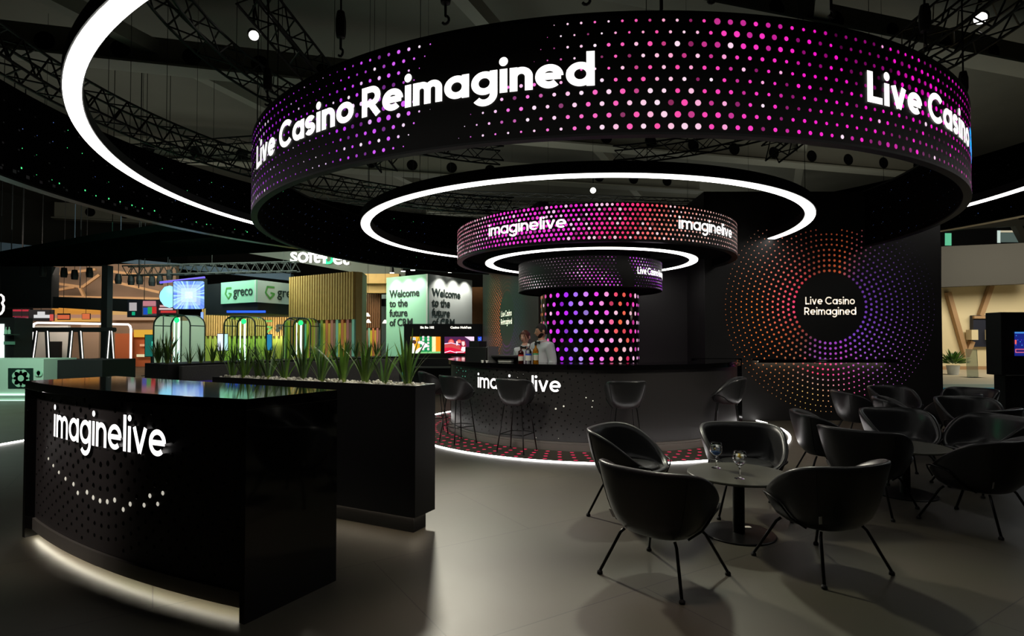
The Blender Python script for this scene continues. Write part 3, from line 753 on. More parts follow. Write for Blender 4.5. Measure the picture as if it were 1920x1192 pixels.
for k in range(620):
    c = pp(rnd.uniform(.03, 2.22), rnd.uniform(.03, .225), 1.062+rnd.uniform(-.008, .024)); r = rnd.uniform(.012, .024)
    q = Matrix.Rotation(rnd.uniform(0, 6), 3, (rnd.random(), rnd.random(), 1)); vs = []; fs = []
    for (z, s, nn) in ((-.6, .6, 5), (.0, 1, 6), (.6, .6, 5)): pass
    ico = [(0, 0, -1), (.72, -.53, -.45), (-.28, -.85, -.45), (-.89, 0, -.45), (-.28, .85, -.45), (.72, .53, -.45), (.28, -.85, .45), (-.72, -.53, .45), (-.72, .53, .45), (.28, .85, .45), (.89, 0, .45), (0, 0, 1)]
    sx, sy, sz = rnd.uniform(.8, 1.3), rnd.uniform(.8, 1.2), rnd.uniform(.6, .9)
    vs = [c+(q @ Vector((x*sx, y*sy, z*sz)))*r for x, y, z in ico]
    mb.add(vs, [(0, 2, 1), (1, 5, 0), (0, 3, 2), (0, 4, 3), (0, 5, 4), (1, 10, 5), (2, 6, 1), (3, 7, 2), (4, 8, 3), (5, 9, 4), (1, 6, 10), (2, 7, 6), (3, 8, 7), (4, 9, 8), (5, 10, 9), (6, 11, 10), (7, 11, 6), (8, 11, 7), (9, 11, 8), (10, 11, 9)])
M['pebble'] = mat('white_pebble', srgb(212, 206, 192), .7, noise=.1)
tag(mb.build('pebbles', M['pebble'], smooth=True), 'white pebbles filling the top of the tall dark planter', 'pebbles', kind='stuff')
def along(px, corner, ex):
    k = (px-960)/F_PX; ex = Vector(ex).normalized()
    return (k*corner[1]-corner[0])/(ex.x-k*ex.y)
ords = ['rightmost', 'second from the right', 'third from the right', 'fourth from the right', 'fifth from the right', 'middle', 'fifth from the left', 'fourth from the left', 'third from the left', 'second from the left', 'leftmost']
c0 = pp(0, .12, 0)
for k, (px, hh, n) in enumerate(((764, .46, 16), (721, .38, 11), (685, .40, 19), (643, .40, 18), (603, .38, 18), (569, .44, 19), (535, .36, 12), (505, .40, 17), (485, .33, 12), (460, .37, 16), (437, .30, 9))):
    a = along(px, c0, PX)
    sword_plant(pp(a, .12, 1.062), hh, n, 'green sword leaved plant in white pebbles, %s of the row' % ords[k], 40+k)
# planter with a booth bench at right angles, behind
BC = (-4.63, 7.67); BX = Vector((.585, .811, 0))
BT = thing('planter', 'long black planter with grass tufts, backing the grey booth bench', 'planter', (BC[0], BC[1], 0))
ey = Vector((-BX.y, BX.x, 0)); LB_ = 4.25
MB().prism([(0, 0), (BX*LB_)[:2], (BX*LB_+ey*.72)[:2], (ey*.72)[:2]], .1, 1.085).build('box', M['black'], BT)
MB().prism([(BX*.06+ey*.06)[:2], (BX*(LB_-.06)+ey*.06)[:2], (BX*(LB_-.06)+ey*.66)[:2], (BX*.06+ey*.66)[:2]], 0, .1).build('plinth', M['black'], BT)
M['felt'] = mat('grey_felt', srgb(96, 96, 92), .9, noise=.25, nscale=50, bump=.2)
BB = thing('booth_bench', 'grey felt booth bench running along the planter behind', 'bench', (BC[0]+.012, BC[1], 0)); ex_ = -ey
q0 = BX*.12
MB().prism([(q0+ex_*.01)[:2], (q0+ex_*.10)[:2], (q0+ex_*.10+BX*3.95)[:2], (q0+ex_*.01+BX*3.95)[:2]], .36, 1.06).build('backrest', M['felt'], BB, bevel=.01)
MB().prism([(q0+ex_*.10)[:2], (q0+ex_*.60)[:2], (q0+ex_*.60+BX*3.95)[:2], (q0+ex_*.10+BX*3.95)[:2]], .30, .45).build('seat', M['felt'], BB, bevel=.02)
MB().prism([(q0+ex_*.10)[:2], (q0+ex_*.52)[:2], (q0+ex_*.52+BX*3.95)[:2], (q0+ex_*.10+BX*3.95)[:2]], 0, .30).build('bench_base', M['black'], BB)
M['purple'] = mat('violet_fabric', srgb(86, 66, 190), .8)
cu_ = Vector((BC[0], BC[1], 0))+BX*.32+ex_*.20
t = MB().box(-.20, .20, -.06, .06, 0, .40).build('cushion', M['purple'], bevel=.045); t.location = (cu_.x, cu_.y, .455); t.rotation_euler = (0, radians(0), atan2(BX.y, BX.x))
tag(t, 'violet cushion standing in the corner of the grey booth bench', 'cushion')
for k, (px, hh) in enumerate(((266, .34), (288, .42), (314, .46), (331, .24), (356, .26), (378, .30), (399, .36), (416, .32), (440, .30), (470, .30), (505, .30), (548, .34), (590, .34), (626, .40), (650, .38), (668, .34), (690, .40), (706, .38))):
    o_ = Vector((BC[0], BC[1], 0))+ey*(.5 if px < 325 else .18)
    a = max(.1, min(LB_-.1, along(px, o_, BX))); 
    if px < 325: a = .15; d = (px-960)/F_PX; o_ = Vector((BC[0], BC[1], 0))+BX*a; s = (d*o_.y-o_.x)/(ey.x-d*ey.y); pos = o_+ey*max(.06, min(.66, s))
    else: pos = o_+BX*a
    sword_plant((pos.x, pos.y, 1.085), hh, 13, 'small grass tuft on the long black planter, number %d from its near end' % (k+1) if False else 'spiky grass tuft growing from the long black planter behind the booth', 90+k, 'grass_tuft', 'grass tufts on the rear planter', .6)

# ------------------------------------------------------------------ tub chairs, bar stools, tables
def tub_shell(a, bb, bf, zb, zseat, zback, zarm, zfront, thick=.045, nt=72):
    """bowl shaped seat: rim high at the back, low at the front; front looks to -Y"""
    p = 2.6
    def R(th):
        b = bb if cos(th) > 0 else bf
        return 1/((abs(sin(th))/a)**p+(abs(cos(th))/b)**p)**(1/p)
    def H(th):
        d = abs(math.degrees(th)); t = max(0, min(1, (d-35)/122)); t = t*t*(3-2*t)
        return zback+(zfront-zback)*t**1.5
    def fr(z, zt): return .60+.40*max(0, min(1, (z-zb-.03)/(zback-zb-.03)))**.55
    vs = []; rows = []
    ths = [-pi+2*pi*i/nt for i in range(nt)]
    def row(fn): 
        b = len(vs); vs.extend([fn(t) for t in ths]); rows.append(b)
    P = lambda th, k, z: (sin(th)*R(th)*k, cos(th)*R(th)*k, z)
    row(lambda t: P(t, .02, zb)); row(lambda t: P(t, .40, zb+.004)); row(lambda t: P(t, .56, zb+.018))
    for s in (0, .12, .25, .4, .55, .7, .85, .95):
        row(lambda t: P(t, fr(zb+.03+(H(t)-zb-.03)*s, 0), zb+.03+(H(t)-zb-.03)*s))
    k_ = lambda t, d: max(.05, fr(H(t), 0)-d/R(t))
    row(lambda t: P(t, k_(t, .006), H(t))); row(lambda t: P(t, k_(t, thick*.5), H(t)+.006)); row(lambda t: P(t, k_(t, thick*.9), H(t)-.004))
    for s in (.85, .65, .45, .25, .1):
        def g(t, s=s):
            zz = zseat+max(.0, H(t)-zseat)*s
            return P(t, max(.05, fr(zz, 0)-thick/R(t)), zz)
        row(g)
    row(lambda t: P(t, .70-thick/R(t), zseat-.006)); row(lambda t: P(t, .45, zseat+.004)); row(lambda t: P(t, .02, zseat+.008))
    fs = []
    for r0, r1 in zip(rows, rows[1:]):
        for i in range(nt):
            j = (i+1) % nt; fs.append((r0+i, r1+i, r1+j, r0+j))
    fs.append([rows[0]+i for i in range(nt)]); fs.append([rows[-1]+i for i in range(nt)][::-1])
    surf = lambda th, z, off: (sin(th)*(R(th)*fr(z, 0)+off), cos(th)*(R(th)*fr(z, 0)+off), z)
    return vs, fs, surf, H
def seams(surf, H, zb, angs, parent, off=.002, r=.0025):
    mb = MB()
    for th in angs: mb.tube([surf(th, zb+.04+(H(th)-zb-.04)*s, off) for s in (.05, .2, .35, .5, .65, .8, .9, .97)], r, 5)
    mb.build('seam_piping', M['seam'], parent)
def tub_chair(label, loc, rz, group):
    t = thing('tub_chair', label, 'chair', loc, rz, group)
    vs, fs, surf, H = tub_shell(.362, .325, .385, .265, .385, .69, .505, .395)
    MB().add(vs, fs).build('shell', M['leather'], t, True)
    MB().lathe([(0, .012), (.15, .012), (.20, .004), (.215, -.012), (0, -.02)], 28, (0, -.03, .40)).build('seat_pad', M['leather'], t, True)
    seams(surf, H, .265, (-.95, .95), t)
    for s in (-1, 1):
        th = lambda d: radians(d)*s
        pts = [surf(th(150), .335, .012), surf(th(146), .40, .012), surf(th(140), .43, .012), surf(th(128), .445, .012), surf(th(114), .44, .012), surf(th(104), .425, .012), surf(th(99), .40, .012), surf(th(90), .33, .012), surf(th(72), .285, .008)]
        MB().tube(pts, .0065, 6).build('side_rod', M['blackmetal'], t, True)
    for sx in (-1, 1):
        for sy, fy, ky in ((-1, -.30, -.17), (1, .24, .13)):
            l = MB().tube([(sx*.17, ky, .275), (sx*.19, ky*1.12, .25), (sx*.275, fy, .018)], .0095, 8).build('leg', M['blackmetal'], t, True)
            MB().lathe([(0, 0), (.017, 0), (.017, .014), (.010, .024), (0, .026)], 10, (sx*.276, fy, 0)).build('foot', M['rubber'], l)
    p = surf(radians(52), .34, .006); q = surf(radians(52), .39, .006)
    mb = MB(); mb.slab((p[0]-.012, p[1], p[2]), (p[0]+.012, p[1], p[2]), (q[0]+.012, q[1], q[2]), (q[0]-.012, q[1], q[2]), .002); mb.build('fabric_tag', M['label'], t)
    return t
def face(dx, dy): return atan2(dx, -dy)      # rotation that turns the front (-Y) to (dx, dy)
GA = 'black tub chairs round the front table'; GB = 'black tub chairs round the second table'; GC = 'black tub chairs round the rear tables'
chairs = [
 ((.90, 3.47), (.76, .73), 'black tub chair seen from behind, nearest the camera, left of the front table', GA),
 ((1.96, 3.61), (-.35, .93), 'black tub chair seen from behind, right of the front table', GA),
 ((.97, 4.72), (.80, -.55), 'black tub chair on the far left of the front table, back to the bar', GA),
 ((1.95, 4.80), (-.13, -.99), 'black tub chair facing us behind the two glasses', GA),
 ((3.16, 5.75), (1, -.25), 'black tub chair seen side on, just right of the floor light strip', GB),
 ((3.00, 4.85), (.80, .62), 'black tub chair turned away, left of the second table', GB),
 ((3.98, 5.85), (-.12, -.99), 'black tub chair facing us across the second table', GB),
 ((3.62, 4.42), (-.45, .9), 'large dark tub chair turned away at the right edge, near side of second table', GB),
 ((4.50, 5.45), (-.95, -.1), 'black tub chair half hidden at the right end of the second table', GB),
 ((5.10, 6.20), (-.45, .9), 'black tub chair turned away, in front of the black totem', GC),
 ((5.66, 7.05), (-.25, -.97), 'black tub chair facing us, behind the chair near the black totem', GC),
 ((4.85, 7.10), (.85, -.5), 'black tub chair with a bright rounded inside, behind the second table', GC),
 ((5.95, 7.75), (-.45, .9), 'black tub chair turned away, low and dark in the middle of the rear group', GC),
 ((5.88, 8.75), (.1, -1), 'black tub chair facing us, farthest back below the dotted wall', GC),
 ((4.85, 8.0), (1, -.2), 'black tub chair at the left end of the rear group, under the wall shelf', GC),
 ((6.75, 8.45), (-.8, -.5), 'black tub chair at the far right corner by the end of the dotted wall', GC),
 ((-2.17, 9.37), (.2, -1), 'black tub chair behind the tall planter, near the booth', 'black tub chairs near the booth'),
]
c0_ = None
for (x, y), (dx, dy), lab, g in chairs:
    if c0_ is None: c0_ = tub_chair(lab, (x, y, 0), face(dx, dy), g)
    else: dup(c0_, (x, y, 0), face(dx, dy), lab, g)
def bar_stool(label, loc, rz):
    t = thing('bar_stool', label, 'bar stool', loc, rz, 'black bar stools round the bar')
    vs, fs, surf, H = tub_shell(.265, .235, .27, .58, .665, .925, .775, .672, .035, 56)
    MB().add(vs, fs).build('shell', M['leather'], t, True)
    MB().lathe([(0, .012), (.10, .012), (.14, .002), (.145, -.01), (0, -.02)], 24, (0, -.02, .675)).build('seat_pad', M['leather'], t, True)
    seams(surf, H, .58, (-.95, .95), t, .002, .002)
    for s in (-1, 1):
        th = lambda d: radians(d)*s
        pts = [surf(th(150), .63, .010), surf(th(146), .68, .010), surf(th(134), .705, .010), surf(th(116), .70, .010), surf(th(104), .68, .010), surf(th(92), .63, .010), surf(th(75), .60, .008)]
        MB().tube(pts, .005, 6).build('side_rod', M['blackmetal'], t, True)
    F = [(-.19, -.19), (.19, -.19), (.19, .17), (-.19, .17)]; T = [(-.12, -.12), (.12, -.12), (.12, .10), (-.12, .10)]
    for (fx, fy), (tx, ty) in zip(F, T):
        l = MB().tube([(tx, ty, .60), (tx*1.05, ty*1.05, .57), (fx, fy, .012)], .008, 8).build('leg', M['blackmetal'], t, True)
        MB().lathe([(0, 0), (.013, 0), (.013, .012), (0, .02)], 8, (fx, fy, 0)).build('foot', M['rubber'], l)
    k = .62; Cn = [(T[i][0]+(F[i][0]-T[i][0])*k, T[i][1]+(F[i][1]-T[i][1])*k, .60-.60*k) for i in range(4)]
    arcp = [Vector(Cn[0]).lerp(Vector(Cn[1]), s)+Vector((0, -.07*sin(pi*s), 0)) for s in (0, .2, .4, .6, .8, 1)]
    MB().tube(arcp+[Cn[2]], .006, 6).tube([Cn[3], Cn[0]], .006, 6).tube([Cn[2], Cn[3]], .006, 6).build('footrest', M['blackmetal'], t, True)
    return t
s0_ = None
for p, r, fx, lab in ((-.90, 2.62, None, 'black bar stool at the left end of the bar, seen from its side'), (-1.27, 2.62, None, 'black bar stool farthest left, half hidden behind the planter'),
                      (-.50, 2.58, None, 'black bar stool in front of the lit imaginelive sign'), (.03, 2.58, None, 'black bar stool alone before the plain middle of the bar'), (.63, 2.58, (-.95, .3), 'black bar stool at the right end of the bar, turned left')):
    x, y = AX+r*sin(p), AY-r*cos(p); d = fx or (AX-x, AY-y)
    if s0_ is None: s0_ = bar_stool(lab, (x, y, 0), face(*d))
    else: dup(s0_, (x, y, 0), face(*d), lab)
def low_table(label, loc, r=.36):
    t = thing('low_table', label, 'table', (loc[0], loc[1], 0), 0, 'round black low tables')
    MB().lathe([(0, .425), (r-.008, .425), (r, .430), (r, .440), (r-.004, .444), (0, .444)], 56).build('tabletop', [M['tabletop']], t, True, angle=35)
    MB().lathe([(.042, .012), (.042, .425)], 24).build('column_leg', M['blackmetal'], t, True)
    MB().lathe([(0, 0), (.255, 0), (.255, .008), (.250, .012), (.045, .016)], 48).build('base_plate', M['blackmetal'], t, True, angle=35)
    return t
T0 = low_table('round black low table with two glasses on it, among the front chairs', (1.665, 4.21))
dup(T0, (3.62, 5.27, 0), 0, 'round black low table hidden among the second group of chairs')
dup(T0, (5.40, 8.32, 0), 0, 'round black low table among the rear group of chairs')
dup(T0, (-2.73, 8.64, 0), 0, 'round black low table in front of the grey booth bench')
card = MB().box(-.03, .03, -.02, .02, 0, .003).build('paper_card', M['paper']); card.location = (1.76, 4.30, .0185); tag(card, 'small white card lying on the foot of the front table', 'card')

M['lemon'] = mat('lemon', srgb(235, 200, 70), .5); M['blueliq'] = mat('blue_drink', srgb(40, 110, 190), .1, trans=.5)
M['gin'] = mat('clear_drink', (.9, .95, 1), .05, trans=.9, ior=1.33)
def gin_glass(loc, lab, tint, seed):
    t = thing('gin_glass', lab, 'glass', loc, 0, 'gin glasses on the front table')
    prof = [(.036, .001), (.036, .003), (.012, .010), (.0055, .018), (.0048, .075), (.010, .088), (.030, .102), (.042, .122), (.046, .145), (.044, .170), (.039, .192),
            (.0375, .192), (.0425, .170), (.0445, .145), (.0405, .123), (.029, .104), (.009, .0915), (0, .090)]
    MB().lathe([(0, .001)]+prof, 32).build('glass_bowl', M['glass'], t, True)
    MB().lathe([(0, .092), (.028, .1055), (.0392, .124), (.0395, .128), (0, .128)], 24).build('drink', tint, t, True)
    rnd = random.Random(seed)
    for k in range(4):
        b = MB().box(-.012, .012, -.011, .011, -.012, .012).build('ice_cube', M['ice'], t, bevel=.004)
        b.location = (rnd.uniform(-.018, .018), rnd.uniform(-.018, .018), .138+.014*(k//2)); b.rotation_euler = (rnd.uniform(0, 3), rnd.uniform(0, 3), rnd.uniform(0, 3))
    mb = MB(); pr = [(0, 0)]+[(.017*cos(radians(d)), .017*sin(radians(d))) for d in range(20, 161, 14)]
    mb.prism(pr, -.004, .004); l = mb.build('lemon_wedge', M['lemon'], t); l.location = (rnd.choice((-.008, .012)), -.012, .148 if seed % 2 else .138); l.rotation_euler = (radians(80), .4, .3)
gin_glass((*on(1343, 877, .444)[:2], .444), 'gin glass holding ice and a trace of blue, left one on the front table', M['blueliq'], 2)
gin_glass((*on(1387, 897, .444)[:2], .444), 'gin glass with a lemon wedge on ice, right one on the front table', M['gin'], 3)
# ------------------------------------------------------------------ the two bartenders
M['skin'] = mat('skin', srgb(222, 160, 132), .5); M['skinpale'] = mat('pale_skin', srgb(238, 182, 160), .5)
M['shirt'] = mat('white_shirt', srgb(205, 205, 210), .75, bump=.2, nscale=14); M['blackcloth'] = mat('black_cloth_wear', srgb(14, 14, 15), .85)
M['hairdark'] = mat('dark_hair', srgb(38, 26, 22), .6, noise=.3, nscale=80); M['hairred'] = mat('auburn_hair', srgb(92, 48, 30), .55, noise=.3, nscale=80)
M['eyewhite'] = mat('eye_white', srgb(220, 215, 210), .3); M['iris'] = mat('iris', srgb(40, 28, 20), .3); M['lip'] = mat('lips', srgb(165, 85, 80), .5)
def skin_mesh(joints, edges, sub=2):
    me = bpy.data.meshes.new('s'); keys = list(joints); ix = {k: i for i, k in enumerate(keys)}
    me.from_pydata([joints[k][:3] for k in keys], [(ix[a], ix[b]) for a, b in edges], [])
    o = bpy.data.objects.new('s', me); COL.objects.link(o)
    md = o.modifiers.new('skin', 'SKIN'); sv = me.skin_vertices[0].data
    for k, i in ix.items():
        r = joints[k][3]; sv[i].radius = r if isinstance(r, tuple) else (r, r); sv[i].use_root = (i == 0)
    s = o.modifiers.new('sub', 'SUBSURF'); s.levels = sub
    dg = bpy.context.evaluated_depsgraph_get(); dg.update(); m2 = bpy.data.meshes.new_from_object(o.evaluated_get(dg))
    bpy.data.objects.remove(o); bpy.data.meshes.remove(me)
    return [v.co.copy() for v in m2.vertices], [tuple(p.vertices) for p in m2.polygons]
def head_mesh(rx=.074, ry=.094, rz=.115, n=30, nz=22, jaw=.8):
    vs = []; fs = []
    for j in range(nz+1):
        ph = -pi/2+pi*j/nz
        for i in range(n):
            th = 2*pi*i/n; x, y, z = cos(ph)*sin(th), -cos(ph)*cos(th), sin(ph)
            k = 1.0
            if z < 0: k = 1-(1-jaw)*min(1, -z*1.15)
            X, Y, Z = x*rx*k, y*ry*(1 if y < 0 else .98)*(k if y > 0 else (1+k)/2), z*rz
            if y < -.3:
                Y -= .026*math.exp(-((x/.16)**2+((z+.16)/.14)**2))+.010*math.exp(-((x/.12)**2+((z-.05)/.2)**2))     # nose
                Y += .010*(math.exp(-(((x-.36)/.16)**2+((z-.06)/.10)**2))+math.exp(-(((x+.36)/.16)**2+((z-.06)/.10)**2)))  # eye hollows
                Y -= .008*math.exp(-((x/.25)**2+((z+.80)/.16)**2))+.005*math.exp(-((x/.22)**2+((z+.46)/.07)**2))   # chin, lips
            vs.append(Vector((X, Y, Z)))
    for j in range(nz):
        for i in range(n): fs.append((j*n+i, j*n+(i+1) % n, (j+1)*n+(i+1) % n, (j+1)*n+i))
    for s in (-1, 1):                                            # ears
        b = len(vs)
        for i in range(10):
            a = 2*pi*i/10; vs += [Vector((s*(rx-.002), .012+.018*cos(a), -.005+.031*sin(a))), Vector((s*(rx+.014), .018+.016*cos(a), -.003+.029*sin(a)))]
        for i in range(10): j = (i+1) % 10; fs.append((b+2*i, b+2*j, b+2*j+1, b+2*i+1))
        fs.append(tuple(b+2*i+1 for i in range(10)))
    return vs, fs
def person(label, loc, rz, H, skin, hair, head_turn, head_tilt, male):
    t = thing('person', label, 'person', loc, rz); k = H/1.75; sw = 1.0 if male else .88
    J = {'pelvis': (0, 0, .95, (.13, .10)), 'waist': (0, -.01, 1.10, (.125*sw, .09)), 'chest': (0, 0, 1.30, (.145*sw, .10)), 'collar': (0, .01, 1.43, (.085, .07)), 'neck': (0, -.005, 1.50, .052), 'skull': (0, -.01, 1.56, .05)}
    E_ = [('pelvis', 'waist'), ('waist', 'chest'), ('chest', 'collar'), ('collar', 'neck'), ('neck', 'skull')]
    for s, n in ((-1, 'r'), (1, 'l')):
        J['sh'+n] = (s*.165*sw, .01, 1.405, .062*sw); J['el'+n] = (s*.215*sw, .05, 1.13, .045); J['wr'+n] = (s*.17, -.17, .99, .029); J['pa'+n] = (s*.155, -.235, .975, (.018, .034))
        E_ += [('collar', 'sh'+n), ('sh'+n, 'el'+n), ('el'+n, 'wr'+n), ('wr'+n, 'pa'+n)]
        for q, (dx, L, c) in enumerate(((-.026, .052, .010), (-.009, .066, .012), (.009, .062, .013), (.026, .048, .016))):
            J['f%s%d' % (n, q)] = (s*.155+dx, -.265, .972, .009); J['g%s%d' % (n, q)] = (s*.155+dx*1.1, -.265-L*.6, .966-c, .0085); J['h%s%d' % (n, q)] = (s*.155+dx*1.1, -.265-L*.9, .952-c*2, .0075)
            E_ += [('pa'+n, 'f%s%d' % (n, q)), ('f%s%d' % (n, q), 'g%s%d' % (n, q)), ('g%s%d' % (n, q), 'h%s%d' % (n, q))]
        J['t'+n] = (s*.155-s*.045, -.225, .970, .010); J['u'+n] = (s*.155-s*.058, -.258, .962, .009); E_ += [('pa'+n, 't'+n), ('t'+n, 'u'+n)]
        J['hip'+n] = (s*.09, 0, .90, .085); J['kn'+n] = (s*.10, -.02, .50, .056); J['an'+n] = (s*.10, .03, .09, .038); J['to'+n] = (s*.115, -.13, .035, .03)
        E_ += [('pelvis', 'hip'+n), ('hip'+n, 'kn'+n), ('kn'+n, 'an'+n), ('an'+n, 'to'+n)]
    sc = lambda vs: [v*k for v in vs]
    bv, bf = skin_mesh(J, E_); hv, hf = head_mesh(jaw=.84 if male else .76)
    HM = Matrix.Translation((0, -.012, 1.635)) @ Matrix.Rotation(head_turn, 4, 'Z') @ Matrix.Rotation(head_tilt, 4, 'X')
    kh = 1.0
    mb = MB(); mb.add(sc(bv), bf); mb.add(sc([HM @ v for v in hv]), hf); mb.build('body', skin, t, True)
    def onhead(vs, fs, name, m, smooth=True):
        b = MB(); b.add(sc([HM @ Vector(v) for v in vs]), fs); return b.build(name, m, t, smooth)
    def blob(c, r, n=10):
        vs = []; fs = []
        for j in range(n+1):
            for i in range(n):
                p = -pi/2+pi*j/n; a = 2*pi*i/n; vs.append((c[0]+r[0]*cos(p)*cos(a), c[1]+r[1]*cos(p)*sin(a), c[2]+r[2]*sin(p)))
        for j in range(n):
            for i in range(n): fs.append((j*n+i, j*n+(i+1) % n, (j+1)*n+(i+1) % n, (j+1)*n+i))
        return vs, fs
    for s in (-1, 1):
        onhead(*blob((s*.026, -.079, .008), (.012, .009, .0065)), 'eye', M['eyewhite']); onhead(*blob((s*.026-.002, -.0865, .008), (.005, .003, .0055)), 'iris', M['iris'])
        onhead(*blob((s*.027, -.086, .025), (.016, .006, .004)), 'eyebrow', hair)
    onhead(*blob((0, -.090, -.052), (.022, .008, .007)), 'mouth', M['lip'])
    # hair: a shell over the skull
    vs, fs = [], []; n = 30; nz = 14
    for j in range(nz+1):
        for i in range(n):
            th = 2*pi*i/n; front = cos(th)                 # 1 looking forward
            low = (.50-.55*hsmooth(.9, 1.25, abs(th if th < pi else th-2*pi))-.40*hsmooth(1.7, 2.2, abs(th if th < pi else th-2*pi))) if male else (.44-.62*hsmooth(.75, 1.3, abs(th if th < pi else th-2*pi))-.24*hsmooth(1.6, 2.2, abs(th if th < pi else th-2*pi)))
            p = math.asin(low)+(pi/2-math.asin(low))*j/nz; g = 1.035+(.13*hsmooth(.25, .8, sin(p)) if male else .06+.022*sin(9*th))
            vs.append((cos(p)*sin(th)*.074*g, -cos(p)*cos(th)*.094*g, sin(p)*.115*g))
    for j in range(nz):
        for i in range(n): fs.append((j*n+i, j*n+(i+1) % n, (j+1)*n+(i+1) % n, (j+1)*n+i))
    onhead(vs, fs, 'hair', hair)
    if male:
        vs, fs = [], []; m_ = 28
        for j in range(7):
            for i in range(m_+1):
                th = radians(-100+200*i/m_); top = -.60+.42*hsmooth(.35, 1.35, abs(th)); lo = -.97+.45*hsmooth(.7, 1.75, abs(th)); p = math.asin(lo+(top-lo)*j/6); kk = 1-.16*min(1, -sin(p)*1.15); g = 1.035+.035*sin(pi*min(1, j/5))
                vs.append((cos(p)*sin(th)*.074*kk*g, -cos(p)*cos(th)*.094*(1+kk)/2*g-.006*max(0, cos(th)), sin(p)*.115*(1.0+.05*(1-j/6))))
        for j in range(6):
            for i in range(m_): a = j*(m_+1)+i; fs.append((a, a+1, a+m_+2, a+m_+1))
        onhead(vs, fs, 'beard', hair)
    else:
        onhead(*blob((0, .085, .045), (.045, .04, .045)), 'hair_bun', hair)
        for s in (-1, 1): 
            b = MB(); b.tube([HM @ Vector((s*.030, -.088, .075)), HM @ Vector((s*.052, -.084, .03)), HM @ Vector((s*.062, -.070, -.03)), HM @ Vector((s*.058, -.066, -.065))], .007, 6, taper=[.7, 1, .8, .2]); b.v = [tuple(Vector(v)*k) for v in b.v]; b.build('hair_strand', hair, t, True)
    # clothing
    JS = {a: J[a] for a in ('waist', 'chest')}; g = lambda r, d: tuple(x+d for x in r) if isinstance(r, tuple) else r+d
    keep = ['waist', 'pelvis', 'chest', 'collar', 'neck', 'shr', 'shl', 'elr', 'ell', 'wrr', 'wrl']
    JS = {a: (*J[a][:3], g(J[a][3], .026)) for a in keep}; JS['collar'] = (0, .005, 1.435, (.118, .098)); JS['neck'] = (J['neck'][0], J['neck'][1], 1.478, .070)
    v, f = skin_mesh(JS, [e for e in E_ if e[0] in keep and e[1] in keep]); b = MB(); b.add(sc(v), f); b.build('shirt', M['shirt'], t, True)
    kp = ['pelvis', 'hipr', 'hipl', 'knr', 'knl', 'anr', 'anl']; JT = {a: (*J[a][:3], g(J[a][3], .020)) for a in kp}; JT['pelvis'] = (0, 0, .96, (.152, .125))
    v, f = skin_mesh(JT, [e for e in E_ if e[0] in kp and e[1] in kp]); b = MB(); b.add(sc(v), f); b.build('trousers', M['blackcloth'], t, True)
    for s in (-1, 1): 
        v, f = blob((s*.112, -.055, .045), (.05, .135, .045)); b = MB(); b.add(sc([Vector(x) for x in v]), f); b.build('shoe', M['blackcloth'], t, True)
    b = MB(); b.tube([Vector((.064*sin(a), -.008-.066*cos(a), 1.492-.014*cos(a)))*k for a in [2*pi*i/20 for i in range(20)]], .013, 6, closed=True); b.build('collar', M['shirt'], t, True)
    b = MB()
    for s in (-1, 1): b.add(sc([Vector(p) for p in ((0, -.088, 1.462), (s*.052, -.090, 1.487), (s*.052, -.090, 1.435), (0, -.102, 1.458), (s*.050, -.106, 1.484), (s*.050, -.106, 1.438))]), [(0, 1, 2), (3, 5, 4), (1, 4, 5, 2), (0, 3, 4, 1), (0, 2, 5, 3)])
    b.box(*[q*k for q in (-.012, .012, -.112, -.086, 1.448, 1.474)]); b.build('bow_tie', M['blackcloth'], t)
    if not male:
        for s in (-1, 1):
            b = MB(); b.tube([Vector((s*.075, -.105, 1.40))*k, Vector((s*.085, -.145, 1.25))*k, Vector((s*.08, -.135, 1.08))*k], .013, 6); b.build('black_braces', M['blackcloth'], t)
    return t
person('bearded bartender in white shirt and black bow tie, looking down, behind the bar', (at(1016, 650, 8.55).x, 8.55, 0), radians(-50), 1.645, M['skin'], M['hairdark'], radians(-28), radians(8), True)
person('bartender with pinned auburn hair, white shirt and bow tie, beside the bearded bartender', (at(985, 650, 8.72).x, 8.72, 0), radians(-22), 1.555, M['skinpale'], M['hairred'], radians(-14), radians(3), False)

# ------------------------------------------------------------------ neighbouring stands
def quadpx(mb, pts, Y, m=0, col=None, t=.02, Ys=None):
    """solid panel from picture corners (bl, br, tr, tl) at depth Y (or one depth per corner)"""
    Ys = Ys or [Y]*4
    P = [at(p[0], p[1], y) for p, y in zip(pts, Ys)]
    return mb.slab(P[0], P[1], P[2], P[3], t, m, col)
def rectpx(mb, x0, y0, x1, y1, Y, m=0, col=None, t=.02): return quadpx(mb, [(x0, y1), (x1, y1), (x1, y0), (x0, y0)], Y, m, col, t)
def boxpx(mb, x0, y0, x1, y1, Y, depth, m=0, col=None, floor=False):
    a, b = at(x0, y1, Y), at(x1, y0, Y); return mb.box(a.x, b.x, Y, Y+depth, 0 if floor else a.z, b.z, m, col)
M['attr'] = attr_mat('painted_surface'); M['scr'] = screen_mat('picture_screen', 1.35); M['scrdim'] = screen_mat('lit_advert', .75)
M['gapshade'] = mat('gap_shade_board', srgb(92, 70, 38), .7); M['wood'] = mat('light_oak_slats', srgb(190, 150, 84), .6, noise=.2, nscale=6); M['woodbrown'] = mat('brown_slats', srgb(150, 96, 56), .6, noise=.2, nscale=6)
M['oak'] = mat('oak_board', srgb(205, 165, 100), .6, noise=.12, nscale=4); M['mint'] = mat('mint_panel', srgb(165, 222, 190), .6); M['palegrey'] = mat('pale_grey_panel', srgb(205, 210, 205), .6)
M['ink'] = mat('dark_green_print', srgb(34, 48, 44), .7); M['fascia'] = mat('black_fascia', srgb(15, 16, 17), .7); M['logogreen'] = mat('logo_green', srgb(90, 160, 80), .6)

